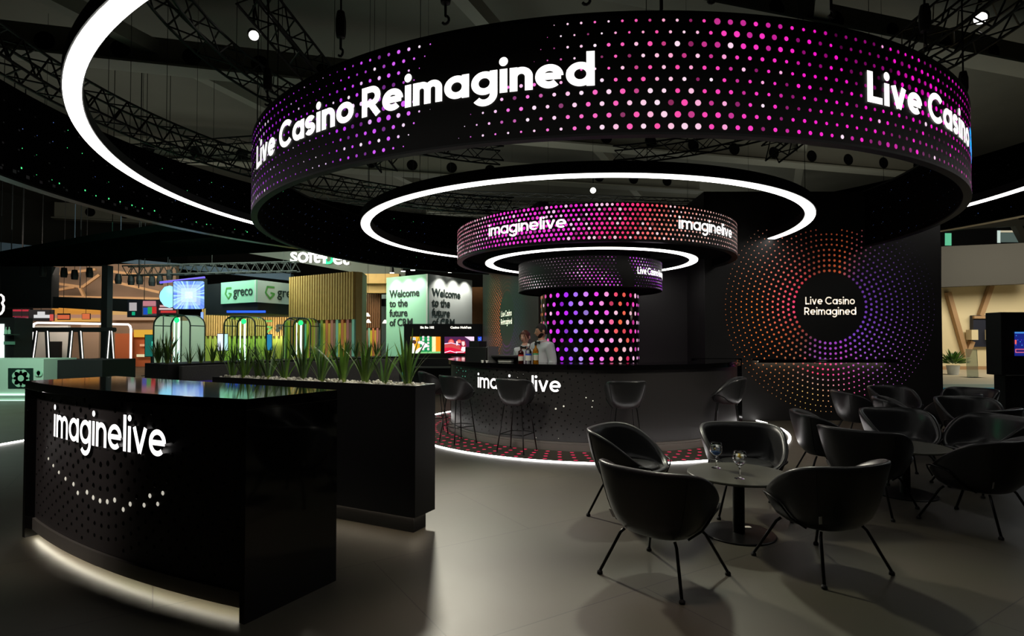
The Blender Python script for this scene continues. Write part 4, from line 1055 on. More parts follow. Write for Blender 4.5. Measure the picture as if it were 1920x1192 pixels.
# booth of slats with colour boards
def slat_wall(name, lab, A, B, h, n, colour_h, cols, wood, seed):
    t = thing(name, lab, 'slatted wall', (0, 0, 0)); A, B = Vector(A), Vector(B); d = (B-A)/n; nrm = Vector((d.y, -d.x, 0)).normalized()
    if nrm.y > 0: nrm = -nrm
    MB().slab(A-nrm*.02, B-nrm*.02, B-nrm*.02+Vector((0, 0, h)), A-nrm*.02+Vector((0, 0, h)), .10).build('back_board', M['gapshade'], t)  # shade of the gaps deepened by a darker board colour
    mb = MB(); mc = MB(); rnd = random.Random(seed)
    for i in range(n):
        p = A+d*i; q = p+d*.62
        mb.prism([(p+nrm*.09)[:2], (q+nrm*.09)[:2], (q-nrm*.02)[:2], (p-nrm*.02)[:2]], colour_h, h)
        mc.prism([(p+nrm*.06)[:2], (p+nrm*.06+d*.92)[:2], (p-nrm*.02+d*.92)[:2], (p-nrm*.02)[:2]], 0, colour_h-(.0 if i % 2 else .12), 0, cols[i % len(cols)])
    mb.build('slat_screen', wood, t); mc.build('colour_boards', M['attr'], t)
    return t
CB = [srgb(*c) for c in ((140, 150, 60), (225, 190, 60), (225, 120, 70), (225, 165, 60), (205, 125, 110), (160, 110, 85), (150, 195, 170), (230, 205, 50), (230, 125, 70), (225, 170, 60), (200, 115, 110), (150, 105, 85), (150, 200, 180))]
SA, SB_ = at(545, 640, 21.0), at(667, 640, 19.2); SA.z = SB_.z = 0
tw = slat_wall('slatted_booth_wall', 'tall light oak slatted wall with coloured boards along its foot', SA, SB_, 3.70, 26, 2.09, CB, M['wood'], 1)
e = at(678.5, 640, 19.4); MB().prism([SB_[:2], (e.x, e.y), (e.x-.1, e.y+1.0), (SB_.x-.1, SB_.y+1.0)], 0, 3.70).build('end_board', M['oak'], tw)
t2 = slat_wall('slatted_booth_wall', 'shorter brown slatted wall behind the two cone pendant lamps', Vector((at(679, 640, 27).x, 27, 0)), Vector((at(714, 640, 27).x, 27, 0)), 3.55, 9, 1.95, CB[3:], M['woodbrown'], 2)
gt = thing('timber_gantry', 'light timber beam and post over the brown slatted wall', 'timber frame', (0, 0, 0))
mb = MB(); boxpx(mb, 679, 513, 748, 531, 25.5, .5); mb.build('top_beam', M['oak'], gt)
mb = MB(); boxpx(mb, 679, 530, 726, 549, 26, .4); mb.build('lower_beam', M['oak'], gt)
mb = MB(); boxpx(mb, 885, 538, 905, 690, 29, .4, floor=True); mb.build('post', M['woodbrown'], gt)
M['shade'] = mat('lit_lamp_shade', srgb(255, 240, 215), .6, emit=(1, .9, .75), es=2.2)
for px, py, lab in ((689, 592, 'upper white cone pendant lamp before the brown slats'), (690.5, 604, 'lower white cone pendant lamp before the brown slats'), (722, 605, 'white cone pendant lamp beside the mint block')):
    p = at(px, py, 25); t = thing('hanging_pendant_lamp', lab, 'lamp', p, group='white cone pendants')
    lathe_part([(.0, .13), (.03, .13), (.12, -.02), (.11, -.02), (.0, .10)], 'lamp_shade', M['shade'], t); MB().tube([(0, 0, .12), (0, 0, 13.0-p.z)], .006, 5).build('hanging_cord', M['black'], t)
tv = MB(); rectpx(tv, 715, 560, 724, 574, 27.5, 0, None, .1); tag(tv.build('wall_screen', M['fascia']), 'small black wall screen on the white strip right of the brown slats', 'screen')
wc = MB(); boxpx(wc, 713, 552, 727, 690, 28, .3, floor=True); tag(wc.build('white_partition', M['palegrey']), 'narrow white partition between the brown slats and the mint block', 'partition')

# the mint and grey block with the welcome text
A, B, Cc = at(724, 640, 24.6), at(801.5, 640, 23.1), at(885, 640, 25.7)
for p in (A, B, Cc): p.z = 0
D_ = A+(Cc-B); WB = thing('welcome_block', 'tall mint and pale grey block with a welcome text about CRM', 'advertising block', (0, 0, 0)); Hh = 4.07
MB().slab(A, B, B+Vector((0, 0, Hh)), A+Vector((0, 0, Hh)), .08).build('mint_side', M['mint'], WB)
MB().slab(B, Cc, Cc+Vector((0, 0, Hh)), B+Vector((0, 0, Hh)), .08).build('grey_side', M['palegrey'], WB)
MB().prism([(A+Vector((.08, .08, 0)))[:2], (B+Vector((0, .12, 0)))[:2], (Cc+Vector((-.08, .02, 0)))[:2], D_[:2]], .01, Hh-.02).build('core', M['palegrey'], WB)
txt = 'Welcome\nto the\nfuture\nof CRM'
nA = (B-A).cross(Vector((0, 0, 1))).normalized(); nB = (Cc-B).cross(Vector((0, 0, 1))).normalized()
font_mesh(txt, 'lettering', .44, A+(B-A)*.09+nA*.012+Vector((0, 0, 3.20)), B-A, M['ink'], WB, bold=.010, spacing=.98, ls=.93, squeeze=1.05)
font_mesh(txt, 'lettering', .44, B+(Cc-B)*.09+nB*.012+Vector((0, 0, 3.20)), Cc-B, M['ink'], WB, bold=.010, spacing=.98, ls=.93, squeeze=1.10)
for base, n_, dirs, k in ((A, nA, B-A, 0), (B, nB, Cc-B, 1)):
    for s in (.25, .55, .82):
        p = base+dirs*s+n_*.42+Vector((0, 0, Hh+.10)); spot('block_spot', p, base+dirs*s+Vector((0, 0, 2.2)), 75 if k == 0 else 90, 105, .8, (1, .98, .9), .05)
for px, py, Y in ((735, 512, 24.8), (756, 509, 24.3), (774, 507, 23.8), (826, 509, 24.2), (844, 511, 24.8)):
    p = at(px, py, Y-.6); t = thing('hanging_spotlight', 'small bright spotlight over the welcome block', 'stage light', p, group='small spotlights over the welcome block')
    lathe_part([(0, .0), (.09, 0), (.09, .03), (0, .03)], 'lens', M['lampface'], t, 12); lathe_part([(.10, .02), (.07, .25), (0, .25)], 'housing', M['black'], t, 12); MB().tube([(0, 0, .2), (0, 0, 13.0-p.z)], .008, 4).build('hanging_cable', M['black'], t)

# gaming consoles with screens
GC_ = thing('gaming_console', 'black console wall with lit titles and two bright game screens behind the bar', 'gaming console', (0, 0, 0)); YC = 15.3
mb = MB(); boxpx(mb, 757, 607, 903, 690, YC, .5, floor=True); mb.build('cabinet', M['black'], GC_)
mb = MB(); boxpx(mb, 757, 672, 903, 686, YC-.38, .42); mb.build('upper_ledge', M['satin'], GC_)
mb = MB(); boxpx(mb, 755, 687, 903, 690, YC-.55, .6); mb.build('lower_ledge', M['felt'], GC_)
def scr(mb, x0, y0, x1, y1, col, dz): rectpx(mb, x0, y0, x1, y1, YC-dz, 0, srgb(*col), .004)
def poly(mb, pts, Y, col, m=0):
    mb.add([at(x, y, Y) for x, y in pts][::-1], [tuple(range(len(pts)))], m, srgb(*col))
mb = MB(); S0 = (770, 631, 826, 662)
scr(mb, 770, 631, 826, 662, (235, 150, 60), .03); poly(mb, [(770, 631), (787, 631), (787, 662), (770, 662)], YC-.036, (235, 165, 35)); poly(mb, [(787, 631), (810, 631), (810, 660), (787, 660)], YC-.036, (20, 130, 70)); poly(mb, [(810, 631), (817, 631), (817, 660), (810, 660)], YC-.036, (255, 235, 170))
poly(mb, [(817, 631), (826, 631), (826, 660), (817, 660)], YC-.036, (230, 130, 20)); poly(mb, [(773, 660), (826, 658.5), (826, 662), (773, 662.5)], YC-.040, (120, 190, 120))
for xx in (793.5, 803):
    for yy in (632, 637, 643, 649, 654.5): poly(mb, [(xx-1.8, yy-2), (xx+1.8, yy-2), (xx+1.8, yy+1.8), (xx-1.8, yy+1.8)], YC-.042, (250, 245, 245)); poly(mb, [(xx-.6, yy-1), (xx+.6, yy-1), (xx+.6, yy+1), (xx-.6, yy+1)], YC-.044, (225, 50, 60))
poly(mb, [(770, 640), (775, 636), (781, 640), (779, 645), (773, 644)], YC-.046, (70, 45, 40)); poly(mb, [(771, 632), (779, 632), (780, 637), (770, 638)], YC-.048, (190, 195, 200))
poly(mb, [(782, 640), (790, 639), (801, 645), (803, 650), (797, 651), (790, 645), (782, 643)], YC-.048, (245, 225, 235)); poly(mb, [(778, 659), (784, 653), (797, 648), (798, 651), (787, 658), (782, 662), (777, 662)], YC-.048, (250, 235, 240)); poly(mb, [(770, 645), (775, 643), (778, 650), (776, 662), (770, 662)], YC-.050, (250, 240, 240))
mb.build('game_screen', M['scr'], GC_)
mb = MB(); scr(mb, 833.5, 631, 889, 662, (70, 30, 70), .03)
poly(mb, [(833.5, 650), (845, 645), (860, 646), (872, 652), (889, 660), (889, 662), (833.5, 662)], YC-.036, (205, 20, 55)); poly(mb, [(833.5, 644), (846, 642.5), (860, 645), (864, 656), (846, 651), (833.5, 652)], YC-.038, (190, 70, 70))
for xx, rr_ in ((846, 6), (861, 5.5)):
    poly(mb, [(xx+rr_*cos(pi*i/9), 643-rr_*1.3*sin(pi*i/9)) for i in range(10)][::-1], YC-.040, (200, 60, 60)); poly(mb, [(xx+rr_*.7*cos(pi*i/9), 642.5-rr_*.9*sin(pi*i/9)) for i in range(10)][::-1], YC-.042, (225, 120, 110))
poly(mb, [(871, 631), (889, 631), (889, 644), (880, 637)], YC-.044, (235, 200, 225)); poly(mb, [(864, 646), (864, 640), (868, 637), (872, 639), (874, 646), (875, 655), (865, 657)], YC-.046, (150, 30, 50))
poly(mb, [(865.5, 640), (871, 640), (871.5, 646), (868.5, 649), (866, 646)], YC-.048, (250, 205, 200)); poly(mb, [(864, 657), (866, 650), (872, 650), (877, 652), (879, 657), (871, 659)], YC-.050, (250, 220, 225)); poly(mb, [(855, 640), (858, 639), (859, 646), (856, 648)], YC-.050, (245, 215, 220))
poly(mb, [(833.5, 660), (844, 657), (857, 661), (857, 662), (844, 658.5), (833.5, 661.5)], YC-.052, (235, 220, 255)); poly(mb, [(833.5, 643.5), (846, 642), (862, 646), (862, 647), (846, 643.3), (833.5, 645)], YC-.052, (230, 215, 255)); poly(mb, [(854, 659), (870, 659), (870, 660.5), (856, 660.5)], YC-.052, (200, 240, 240))
mb.build('game_screen', M['scr'], GC_)
mb = MB(); scr(mb, 896, 631, 903, 657, (35, 60, 190), .03); poly(mb, [(897, 652), (902, 652), (902, 657), (897, 657)], YC-.036, (190, 70, 150))
rnd = random.Random(4)
for i in range(24): x, y = rnd.uniform(896.5, 902), rnd.uniform(632, 651); poly(mb, [(x, y), (x+.7, y), (x+.7, y+.7), (x, y+.7)], YC-.036, (140, 200, 255))
mb.build('game_screen', M['scr'], GC_)
M['signtitle'] = mat('title_letter', (1, 1, 1), .5, emit=(1, .95, .82), es=1.5)
font_mesh('Sic Bo 102', 'lettering', .082, at(788, 615.6, YC-.012), (1, 0, 0), M['signtitle'], GC_, bold=.003, spacing=1.05)
font_mesh("Casino Hold'em", 'lettering', .082, at(844.5, 615.6, YC-.012), (1, 0, 0), M['signtitle'], GC_, bold=.003, spacing=1.05)

# greco stand: black fascia box, corner sign, slatted wall, pods, blue screen
GR = thing('corner_sign_box', 'black hanging fascia box with a pale corner sign reading greco', 'sign', (0, 0, 0))
g0, g1, g2 = at(414, 570, 21.1), at(479.5, 566, 20.0), at(575, 571.5, 22.2)
zt, zb_ = 3.51, 2.72
def wallseg(mb, p, q, z0, z1, t, m=0): mb.slab((p.x, p.y, z0), (q.x, q.y, z0), (q.x, q.y, z1), (p.x, p.y, z1), t, m); return mb
wallseg(MB(), g0, g1, zb_, zt, .06).build('sign_panel', M['mint'], GR); wallseg(MB(), g1, g2, zb_, zt, .06).build('sign_panel', M['palegrey'], GR)
gl = at(383, 570, 21.6)
b0_, b1_, b2_, b3_ = Vector((gl.x, gl.y+.1, 0)), Vector((g1.x, g1.y+.14, 0)), Vector((g2.x, g2.y+.14, 0)), Vector((g2.x-2, g2.y+3, 0))
MB().prism([b0_[:2], b1_[:2], b2_[:2], b3_[:2]], 2.34, 3.50).build('fascia_box', M['fascia'], GR)
def g_logo(mb, mp, u, v, s, m):
    pts = [(.36, .46), (-.26, .46), (-.44, -.02), (0, -.5), (.44, -.10), (.44, -.16), (.02, -.06)]
    pts = [(.40, .44), (-.28, .44), (-.44, -.04), (0, -.48), (.42, -.08), (.06, -.02)]
    for a, b in zip(pts, pts[1:]):
        dx, dy = b[0]-a[0], b[1]-a[1]; q = hypot(dx, dy); nx, ny = -dy/q*.075, dx/q*.075; ex_, ey_ = dx/q*.03, dy/q*.03
        mb.add([mp(u+(x)*s, v+(y)*s, .012) for x, y in ((a[0]-ex_+nx, a[1]-ey_+ny), (a[0]-ex_-nx, a[1]-ey_-ny), (b[0]+ex_-nx, b[1]+ey_-ny), (b[0]+ex_+nx, b[1]+ey_+ny))], [(0, 1, 2, 3)], m)
d1 = (g1-g0); d1.z = 0; d2 = (g2-g1); d2.z = 0
mb = MB(); g_logo(mb, plane((g0.x, g0.y, 0), d1), d1.length*.23, 3.10, .42, 0); g_logo(mb, plane((g1.x, g1.y, 0), d2), .62, 3.10, .46, 0); mb.build('logo', M['logogreen'], GR)
for base, d, off in ((g0, d1, d1.length*.38), (g1, d2, .95)):
    n_ = d.cross(Vector((0, 0, 1))).normalized(); b_ = Vector((base.x, base.y, 2.98))+d.normalized()*off+n_*.012
    font_mesh('greco', 'lettering', .50, b_, d, M['ink'], GR, bold=.006)
mb = MB(); rectpx(mb, 425, 582, 497, 586, 19.9, 0, srgb(30, 90, 255), .05); mb.build('blue_strip', M['scr'], GR)
W0, W1 = Vector((at(380, 640, 24).x, 24, 0)), Vector((at(575, 640, 24).x, 24, 0))
tg = slat_wall('slatted_booth_wall', 'pale slatted wall with a green and black greco logo, under the black fascia', W0, W1, 2.75, 44, 1.55, [srgb(150, 170, 60), srgb(170, 180, 70)], M['wood'], 3)
mb = MB(); mp_ = plane((W0.x, 24-.12, 0), (1, 0, 0)); ug = at(501, 612, 23.9).x-W0.x; g_logo(mb, mp_, ug, at(501, 612, 23.9).z, .52, 0); mb.build('logo', M['logogreen'], tg)
font_mesh('greco', 'lettering', .42, at(517, 617, 23.86), (1, 0, 0), M['ink'], tg, bold=.012)
spot('greco_logo_fill', at(512, 640, 23.0), at(512, 610, 24), 60, 100, .8, (1, .95, .75))  # unseen spot added to bring out the logo
for x0, y0, x1, y1, lab, c in ((408, 626, 437, 657, 'bright white screen in front of the pale slatted wall', (215, 225, 240)), (484, 627, 509, 656, 'blue screen right of the middle glass pod', (25, 110, 150))):
    mb = MB(); rectpx(mb, x0, y0, x1, y1, 21.5, 0, srgb(*c), .03); o = MB(); rectpx(o, x0-1, y0-1, x1+1, y1+1, 21.53, 0, None, .04)
    t = thing('display_screen', lab, 'screen', (0, 0, 0)); mb.build('picture', M['scr'], t); o.build('frame', M['fascia'], t)
    mb = MB(); a = at((x0+x1)/2, y1, 21.56); mb.box(a.x-.04, a.x+.04, 21.54, 21.6, 0, a.z); mb.box(a.x-.2, a.x+.2, 21.4, 21.75, 0, .02); mb.build('stand', M['fascia'], t)
M['podglass'] = mat('green_tinted_glass', srgb(205, 244, 226), .03, trans=1.0, ior=1.04)
M['podframe'] = mat('dark_green_frame', srgb(14, 34, 30), .5); M['tube'] = mat('white_light_tube', (1, 1, 1), .5, emit=(.80, 1, .92), es=2.4); M['greenlamp'] = mat('green_round_light', (0, 1, .3), .5, emit=(.02, .85, .22), es=1.0)
def pod(px0, px1, pytop, Y, lab, grp='glass pods'):
    a, b = at(px0, 640, Y), at(px1, pytop, Y); w_, h_ = b.x-a.x, b.z; t = thing('glass_pod', lab, 'glass pod', ((a.x+b.x)/2, Y+.3, 0), 0, grp)
    R_ = w_*.30; out = [(-w_/2, 0)]+[(-w_/2+R_-R_*cos(radians(d)), h_-R_+R_*sin(radians(d))) for d in range(0, 91, 15)]+[(w_/2-R_+R_*sin(radians(d)), h_-R_+R_*cos(radians(d))) for d in range(0, 91, 15)]+[(w_/2, 0)]
    mf = MB(); mf.tube([(x, -.42, z) for x, z in out], .022, 6).tube([(x, .42, z) for x, z in out], .022, 6)
    for x, z in ((-w_/2, .05), (w_/2, .05), (-w_/2, h_-R_), (w_/2, h_-R_), (0, h_)): mf.tube([(x, -.42, z), (x, .42, z)], .016, 5)
    mf.tube([(-w_*.24, -.42, 0), (-w_*.24, -.42, h_-.06)], .016, 5).tube([(w_*.26, -.42, 0), (w_*.26, -.42, h_-.06)], .016, 5); mf.build('frame', M['podframe'], t)
    mg = MB()
    for yy in (-.42, .42): mg.add([(x, yy, z) for x, z in out], [tuple(range(len(out)))]); 
    for (x0, z0), (x1, z1) in zip(out, out[1:]): mg.quad((x0, -.42, z0), (x1, -.42, z1), (x1, .42, z1), (x0, .42, z0))
    mg.build('glazing', M['podglass'], t)
    MB().tube([(0.01, -.1, .25), (0.01, -.1, h_-.08)], .030, 8).build('light_tube', M['tube'], t); MB().tube([(-w_*.28, .2, .4), (-w_*.28, .2, h_-.15)], .016, 6).build('light_tube', M['tube'], t)
    MB().disc(lambda u, v, d: (u, -.44, v), w_*.14, h_-.17, .085, 0, 16).build('round_sign', M['greenlamp'], t)
    MB().box(-w_/2, w_/2, -.42, .42, 0, .05).build('floor_plate', M['podframe'], t)
    MB().lathe([(0, .46), (.19, .46), (.19, .42), (.05, .40), (.05, .05)], 16).build('stool', M['podframe'], t)
    return t
pod(292.5, 361, 590, 17.6, 'rounded green glass pod with a light tube, leftmost of three'); pod(423, 482, 593, 18.5, 'rounded green glass pod in front of the pale slatted wall'); pod(534, 585, 596, 19.3, 'rounded green glass pod by the tall oak slats')
bs = thing('blue_screen', 'bright blue light burst screen hanging on the black fascia', 'screen', (0, 0, 0)); mb = MB()
Yb = 20.6; quadpx(mb, [(324, 579), (383, 578), (383, 521.5), (324, 527)], Yb, 1, None, .2)
rnd = random.Random(8); cxp, cyp = 354, 553
for i in range(72):
    a0_, a1_ = 2*pi*i/72, 2*pi*(i+1)/72
    def edge(a):
        dx, dy = cos(a), sin(a); k = min(29/abs(dx) if abs(dx) > 1e-6 else 1e9, 26/abs(dy) if abs(dy) > 1e-6 else 1e9); return k
    b = rnd.random(); inner = lerp(srgb(235, 250, 255), srgb(150, 215, 255), b*.5); outer = lerp(srgb(15, 90, 230), srgb(170, 225, 255), b**1.6)
    for f0, f1 in ((0, .25), (.25, .5), (.5, .75), (.75, 1)):
        c = lerp(inner, outer, (f0+f1)/2); P_ = lambda a, f: at(cxp+cos(a)*edge(a)*f, cyp-sin(a)*edge(a)*f, Yb-.21)
        mb.add([P_(a0_, f0), P_(a0_, f1), P_(a1_, f1), P_(a1_, f0)], [(0, 1, 2, 3)], 0, c)
mb.build('picture', [M['scr'], M['fascia']], bs)
mb = MB(); ctr = at(318, 556, 21.4); mb.lathe([(0, -.42), (.17, -.36), (.30, -.16), (.33, 0), (.30, .16), (.17, .36), (0, .42)], 20, ctr, 0, srgb(150, 225, 255)); mb.build('drum_screen', M['scr'], bs, True)
mb = MB(); mb.tube([at(300, 529.5, 21), at(384, 520, 21)], .04, 6, 0, False, srgb(110, 90, 235)); mb.build('violet_tube', M['scr'], bs)
sf = thing('hanging_sign', 'grey hanging fascia with glowing soft4bet letters, cut by the black band', 'sign', (0, 0, 0)); YS = 27
mb = MB(); quadpx(mb, [(440, 470), (760, 528), (760, 470), (440, 395)], YS, 0, None, .15); mb.build('fascia', mat('grey_fascia', srgb(110, 112, 104), .7), sf)
font_mesh('soft', 'lettering', 1.02, at(543, 491, YS-.16), (1, 0, -.02), M['sign'], sf, bold=.014, spacing=.92); font_mesh('4', 'lettering', 1.02, at(594, 493, YS-.19), (1, 0, -.02), M['sign'], sf, bold=.014)
font_mesh('b', 'lettering', 1.02, at(606, 494, YS-.16), (1, 0, -.02), M['greenlamp'], sf, bold=.014); font_mesh('et', 'lettering', 1.02, at(623, 495, YS-.16), (1, 0, -.02), M['sign'], sf, bold=.014, spacing=.92)
MB().tube([at(560, 430, YS), at(560, 430, YS)+Vector((0, 0, 6))], .02, 4).tube([at(690, 440, YS), at(690, 440, YS)+Vector((0, 0, 6))], .02, 4).build('hanging_cable', M['black'], sf)

# far left stands
M['bluebeam'] = mat('pale_blue_duct', srgb(120, 150, 175), .7)
for pts, lab in (([(-20, 478), (140, 483), (140, 468), (-20, 452)], 'pale duct far back under the roof at the left edge'), ([(226, 492), (545, 526), (545, 513), (226, 484)], 'long pale blue duct far behind the black stand fascia')):
    mb = MB(); quadpx(mb, pts, 34, 0, None, .5); 
    for q in (pts[2], pts[3]): a = at(*q, 34.2); mb.tube([a, (a.x, a.y, 13.0)], .02, 4)
    tag(mb.build('hanging_duct', M['bluebeam']), lab, 'duct')
mb = MB(); lattice(mb, [at(235+(560-235)*i/34, 508+(500-508)*i/34, 21.5) for i in range(35)], .35)
for i in (3, 17, 31): q = at(235+(560-235)*i/34, 506, 21.5); mb.tube([q, (q.x, q.y, 13.0)], .008, 4)
tag(mb.build('hanging_truss', M['truss']), 'dark lattice truss with stage lamps over the blue screen', 'truss')
t0_ = None
for px, py in ((222, 520), (246, 522), (262, 521), (285, 524), (300, 522), (318, 512), (120, 508), (140, 512), (168, 508), (80, 506)):
    p = at(px, py, 21.4); lab = 'small dark stage lamp hanging in the row above the far left stands'
    if t0_: dup(t0_, p, px*.7, lab); continue
    t0_ = thing('hanging_stage_lamp', lab, 'stage light', p, px*.7, 'dark stage lamps over the far left stands')
    MB().lathe([(0, -.24), (.10, -.24), (.12, -.10), (.09, .12), (0, .14)], 10).build('housing', M['fascia'], t0_); MB().tube([(0, 0, .1), (0, 0, .52)], .012, 4).build('hanging_cable', M['fascia'], t0_)
can = MB(); can.prism([on(*p, 4.25)[:2] for p in ((-60, 492), (175, 452), (300, 434), (560, 436), (570, 470), (271, 484), (190, 499), (-60, 500))], 4.25, 4.45)
for p in ((210, 480), (480, 450)):
    q = on(*p, 4.3); can.tube([(q.x, q.y, 4.4), (q.x, q.y, 13.0)], .012, 5)
M['canopy'] = mat('dark_green_cloth', srgb(5, 13, 10), 1.0, spec=0); tag(can.build('hanging_canopy', M['canopy']), 'large flat dark canopy hanging over the left hand stands', 'canopy')
def simple(name, lab, cat, fn, m, grp=None):
    mb = MB(); fn(mb); return tag(mb.build(name, m), lab, cat, grp)
simple('steel_post', 'black square post standing under the dark canopy', 'post', lambda b: boxpx(b, 187, 497, 202, 740, 19.5, .27, floor=True), M['fascia'])
fx = thing('hanging_fascia', 'black hanging fascia of the orange lit stand, far left', 'fascia', (0, 0, 0))
mb = MB(); boxpx(mb, -40, 499, 97, 577, 23.5, .4); mb.build('deep_panel', M['fascia'], fx)
mb = MB(); quadpx(mb, [(97, 576), (300, 588), (300, 562), (97, 556)], 23.6, 0, None, .3); mb.build('long_beam', M['fascia'], fx)
mb = MB(); 
for px in (20, 150, 260): mb.tube([at(px, 540, 23.8), at(px, 540, 23.8)+Vector((0, 0, 9.2))], .02, 4)
mb.build('hanging_cable', M['fascia'], fx)
M['tan'] = mat('tan_wall', srgb(160, 132, 110), .8, noise=.12, nscale=1)
M['terracotta'] = mat('terracotta_board', srgb(180, 92, 50), .7)
tn = thing('exhibition_stand', 'warm tan stand interior with timber braces, behind the black post', 'exhibition stand', (0, 0, 0))
mb = MB(); boxpx(mb, 60, 495, 330, 690, 31, .3, floor=True); mb.build('back_panel', M['tan'], tn)
M['beige'] = mat('beige_timber', srgb(205, 160, 115), .7)
mb = MB()
for p, q in (((97, 530), (155, 538)), ((155, 538), (187, 515)), ((150, 538), (160, 560)), ((100, 545), (140, 538)), ((100, 556), (300, 560)), ((200, 525), (300, 548)), ((97, 515), (180, 505)), ((205, 508), (300, 520))): mb.tube([at(*p, 29.5), at(*q, 29.5)], .09, 4)
mb.build('timber_brace', M['beige'], tn)
mb = MB()
for x0, y0, x1, y1, c in ((97, 577, 187, 590, (225, 150, 60)), (97, 596, 187, 603, (235, 175, 90)), (128, 577, 186, 583, (245, 170, 70)), (205, 583, 290, 590, (230, 180, 110)), (100, 588, 187, 597, (190, 140, 115)), (205, 590, 290, 600, (200, 160, 125))): rectpx(mb, x0, y0, x1, y1, 30.6, 0, srgb(*c), .05)
mb.build('light_panel', M['scrdim'], tn)
mb = MB(); boxpx(mb, 215, 625, 245, 680, 29, .2, floor=True); boxpx(mb, 248, 622, 300, 680, 29.4, .2, floor=True); mb.build('terracotta_panel', M['terracotta'], tn)
mb = MB(); rectpx(mb, 251, 618, 285, 632, 29.2, 0, srgb(250, 190, 60), .05); rectpx(mb, 262, 645, 290, 649, 29.2, 0, srgb(250, 180, 130), .05); rectpx(mb, 256, 664, 290, 669, 29.2, 0, srgb(250, 240, 190), .05); mb.build('light_panel', M['scrdim'], tn)
for x0, y0, x1, y1, Y, lab, segs in (
  (24, 580, 55, 594, 26, 'dark advert screen with red edges, far left', [(0, 0, 1, 1, (40, 20, 25)), (0, 0, 1, .25, (200, 40, 60)), (0, .9, 1, 1, (190, 40, 60))]),
  (27, 594, 54, 603, 25.8, 'small pink and red lit advert below the dark one, far left', [(0, 0, 1, 1, (150, 40, 70)), (0, .1, .12, .9, (240, 120, 220)), (.65, .2, .95, .9, (255, 190, 170))]),
  (54, 581, 100, 601, 25.5, 'black round ended advert with a white skyline shape', [(0, 0, .85, 1, (25, 25, 28)), (.2, .45, .85, .75, (245, 245, 245)), (.35, .15, .65, .5, (240, 240, 240)), (.85, .4, 1, 1, (235, 90, 80))]),
  (108, 588, 130, 599, 29.0, 'orange glowing lettering board left of the post', [(0, .2, 1, .9, (235, 110, 70))]),
  (154, 588, 168, 598, 29.0, 'small orange glowing emblem beside the post', [(0, 0, 1, 1, (240, 120, 70))]),
  (28, 610, 53, 620, 26.5, 'dark advert with a row of pale lights, far left', [(0, 0, 1, 1, (70, 60, 55)), (.1, .35, .8, .6, (250, 235, 190))]),
  (239, 562, 302, 594, 22.8, 'black advert board with a grey disc and coloured tablets', [(0, 0, 1, 1, (14, 18, 24)), (.05, .16, .27, .64, (200, 195, 195)), (.13, .70, .22, .90, (20, 190, 140)), (.44, .14, .86, .92, (75, 70, 75)), (.47, .46, .60, .86, (30, 90, 210)), (.60, .42, .73, .82, (40, 180, 90)), (.73, .40, .86, .80, (225, 50, 50)), (.46, .06, .84, .36, (215, 140, 150))]),
  (298, 570, 330, 588, 22.4, 'red and white lettered board left under the blue screen', [(0, 0, 1, 1, (60, 30, 35)), (.05, .1, .9, .3, (240, 190, 190)), (.0, .4, .8, .6, (245, 220, 220)), (.1, .68, 1, .9, (225, 60, 60))])):
    t = thing('hanging_advert_board', lab, 'advert', (0, 0, 0)); mb = MB()
    for k, (u0, v0, u1, v1, c) in enumerate(segs): rectpx(mb, x0+(x1-x0)*u0, y0+(y1-y0)*v0, x0+(x1-x0)*u1, y0+(y1-y0)*v1, Y-.012*k, 0, srgb(*c), .01)
    mb.build('picture', M['scrdim'], t)
    mb = MB(); rectpx(mb, x0-.6, y0-.6, x1+.6, y1+.6, Y+.02, 0, None, .06); a = at((x0+x1)/2, y0, Y+.04); mb.tube([a, (a.x, a.y, 13.0)], .012, 4); mb.build('hanging_frame', M['fascia'], t)
M['whitepart'] = mat('white_partition_board', srgb(215, 212, 205), .7)
for x0, y0, x1, y1, Y, lab, m in ((64, 610, 128, 640, 27.0, 'pale partition board inside the neon frame, left', 'whitepart'), (86, 640, 112, 690, 26.5, 'dark doorway board inside the neon frame', 'fascia'), (300, 600, 378, 662, 26.0, 'white partition behind the leftmost glass pod', 'whitepart'), (150, 606, 186, 690, 27.0, 'grey brown partition board behind the black post', 'greycloth')):
    mb = MB(); boxpx(mb, x0, y0, x1, y1, Y, .15, floor=True); tag(mb.build('partition_board', M['whitepart'] if m == 'whitepart' else M['fascia'] if m == 'fascia' else M['tan']), lab, 'partition')
t = thing('display_screen', 'dim teal screen left of the leftmost glass pod', 'screen', (0, 0, 0)); mb = MB(); rectpx(mb, 272, 628, 298, 668, 22.0, 0, srgb(15, 85, 75), .03); poly(mb, [(284, 640), (291, 640), (291, 648), (284, 648)], 21.95, (70, 190, 165)); mb.build('picture', M['scr'], t)
mb = MB(); rectpx(mb, 271, 627, 299, 669, 22.05, 0, None, .05); a = at(285, 669, 22.07); mb.box(a.x-.04, a.x+.04, 22.05, 22.1, 0, a.z); mb.box(a.x-.3, a.x+.3, 21.9, 22.3, 0, .02); mb.build('stand', M['fascia'], t)
mb = MB(); a, b = at(376.5, 585, 23.4), at(379, 680, 23.4); mb.box(a.x, b.x, 23.4, 23.45, 0, a.z, 0, srgb(120, 160, 255)); tag(mb.build('edge_light', M['scr']), 'upright blue white light strip at the left end of the pale slatted wall', 'light strip')
for k, (px, lab) in enumerate(((112, 'dark lounge chair behind the swing frame, left of its middle legs'), (166, 'dark lounge chair behind the swing frame, beside the black post'))):
    p = at(px, 640, 18.6); c = dup(c0_, (p.x, 18.6, 0), px*.9, lab, 'dark chairs behind the swing frame'); c.scale = (1.15, 1.15, 1.15)
nf = thing('light_arch', 'rounded white neon frame behind the black swing frame', 'light frame', (0, 0, 0)); Yn = 24.0
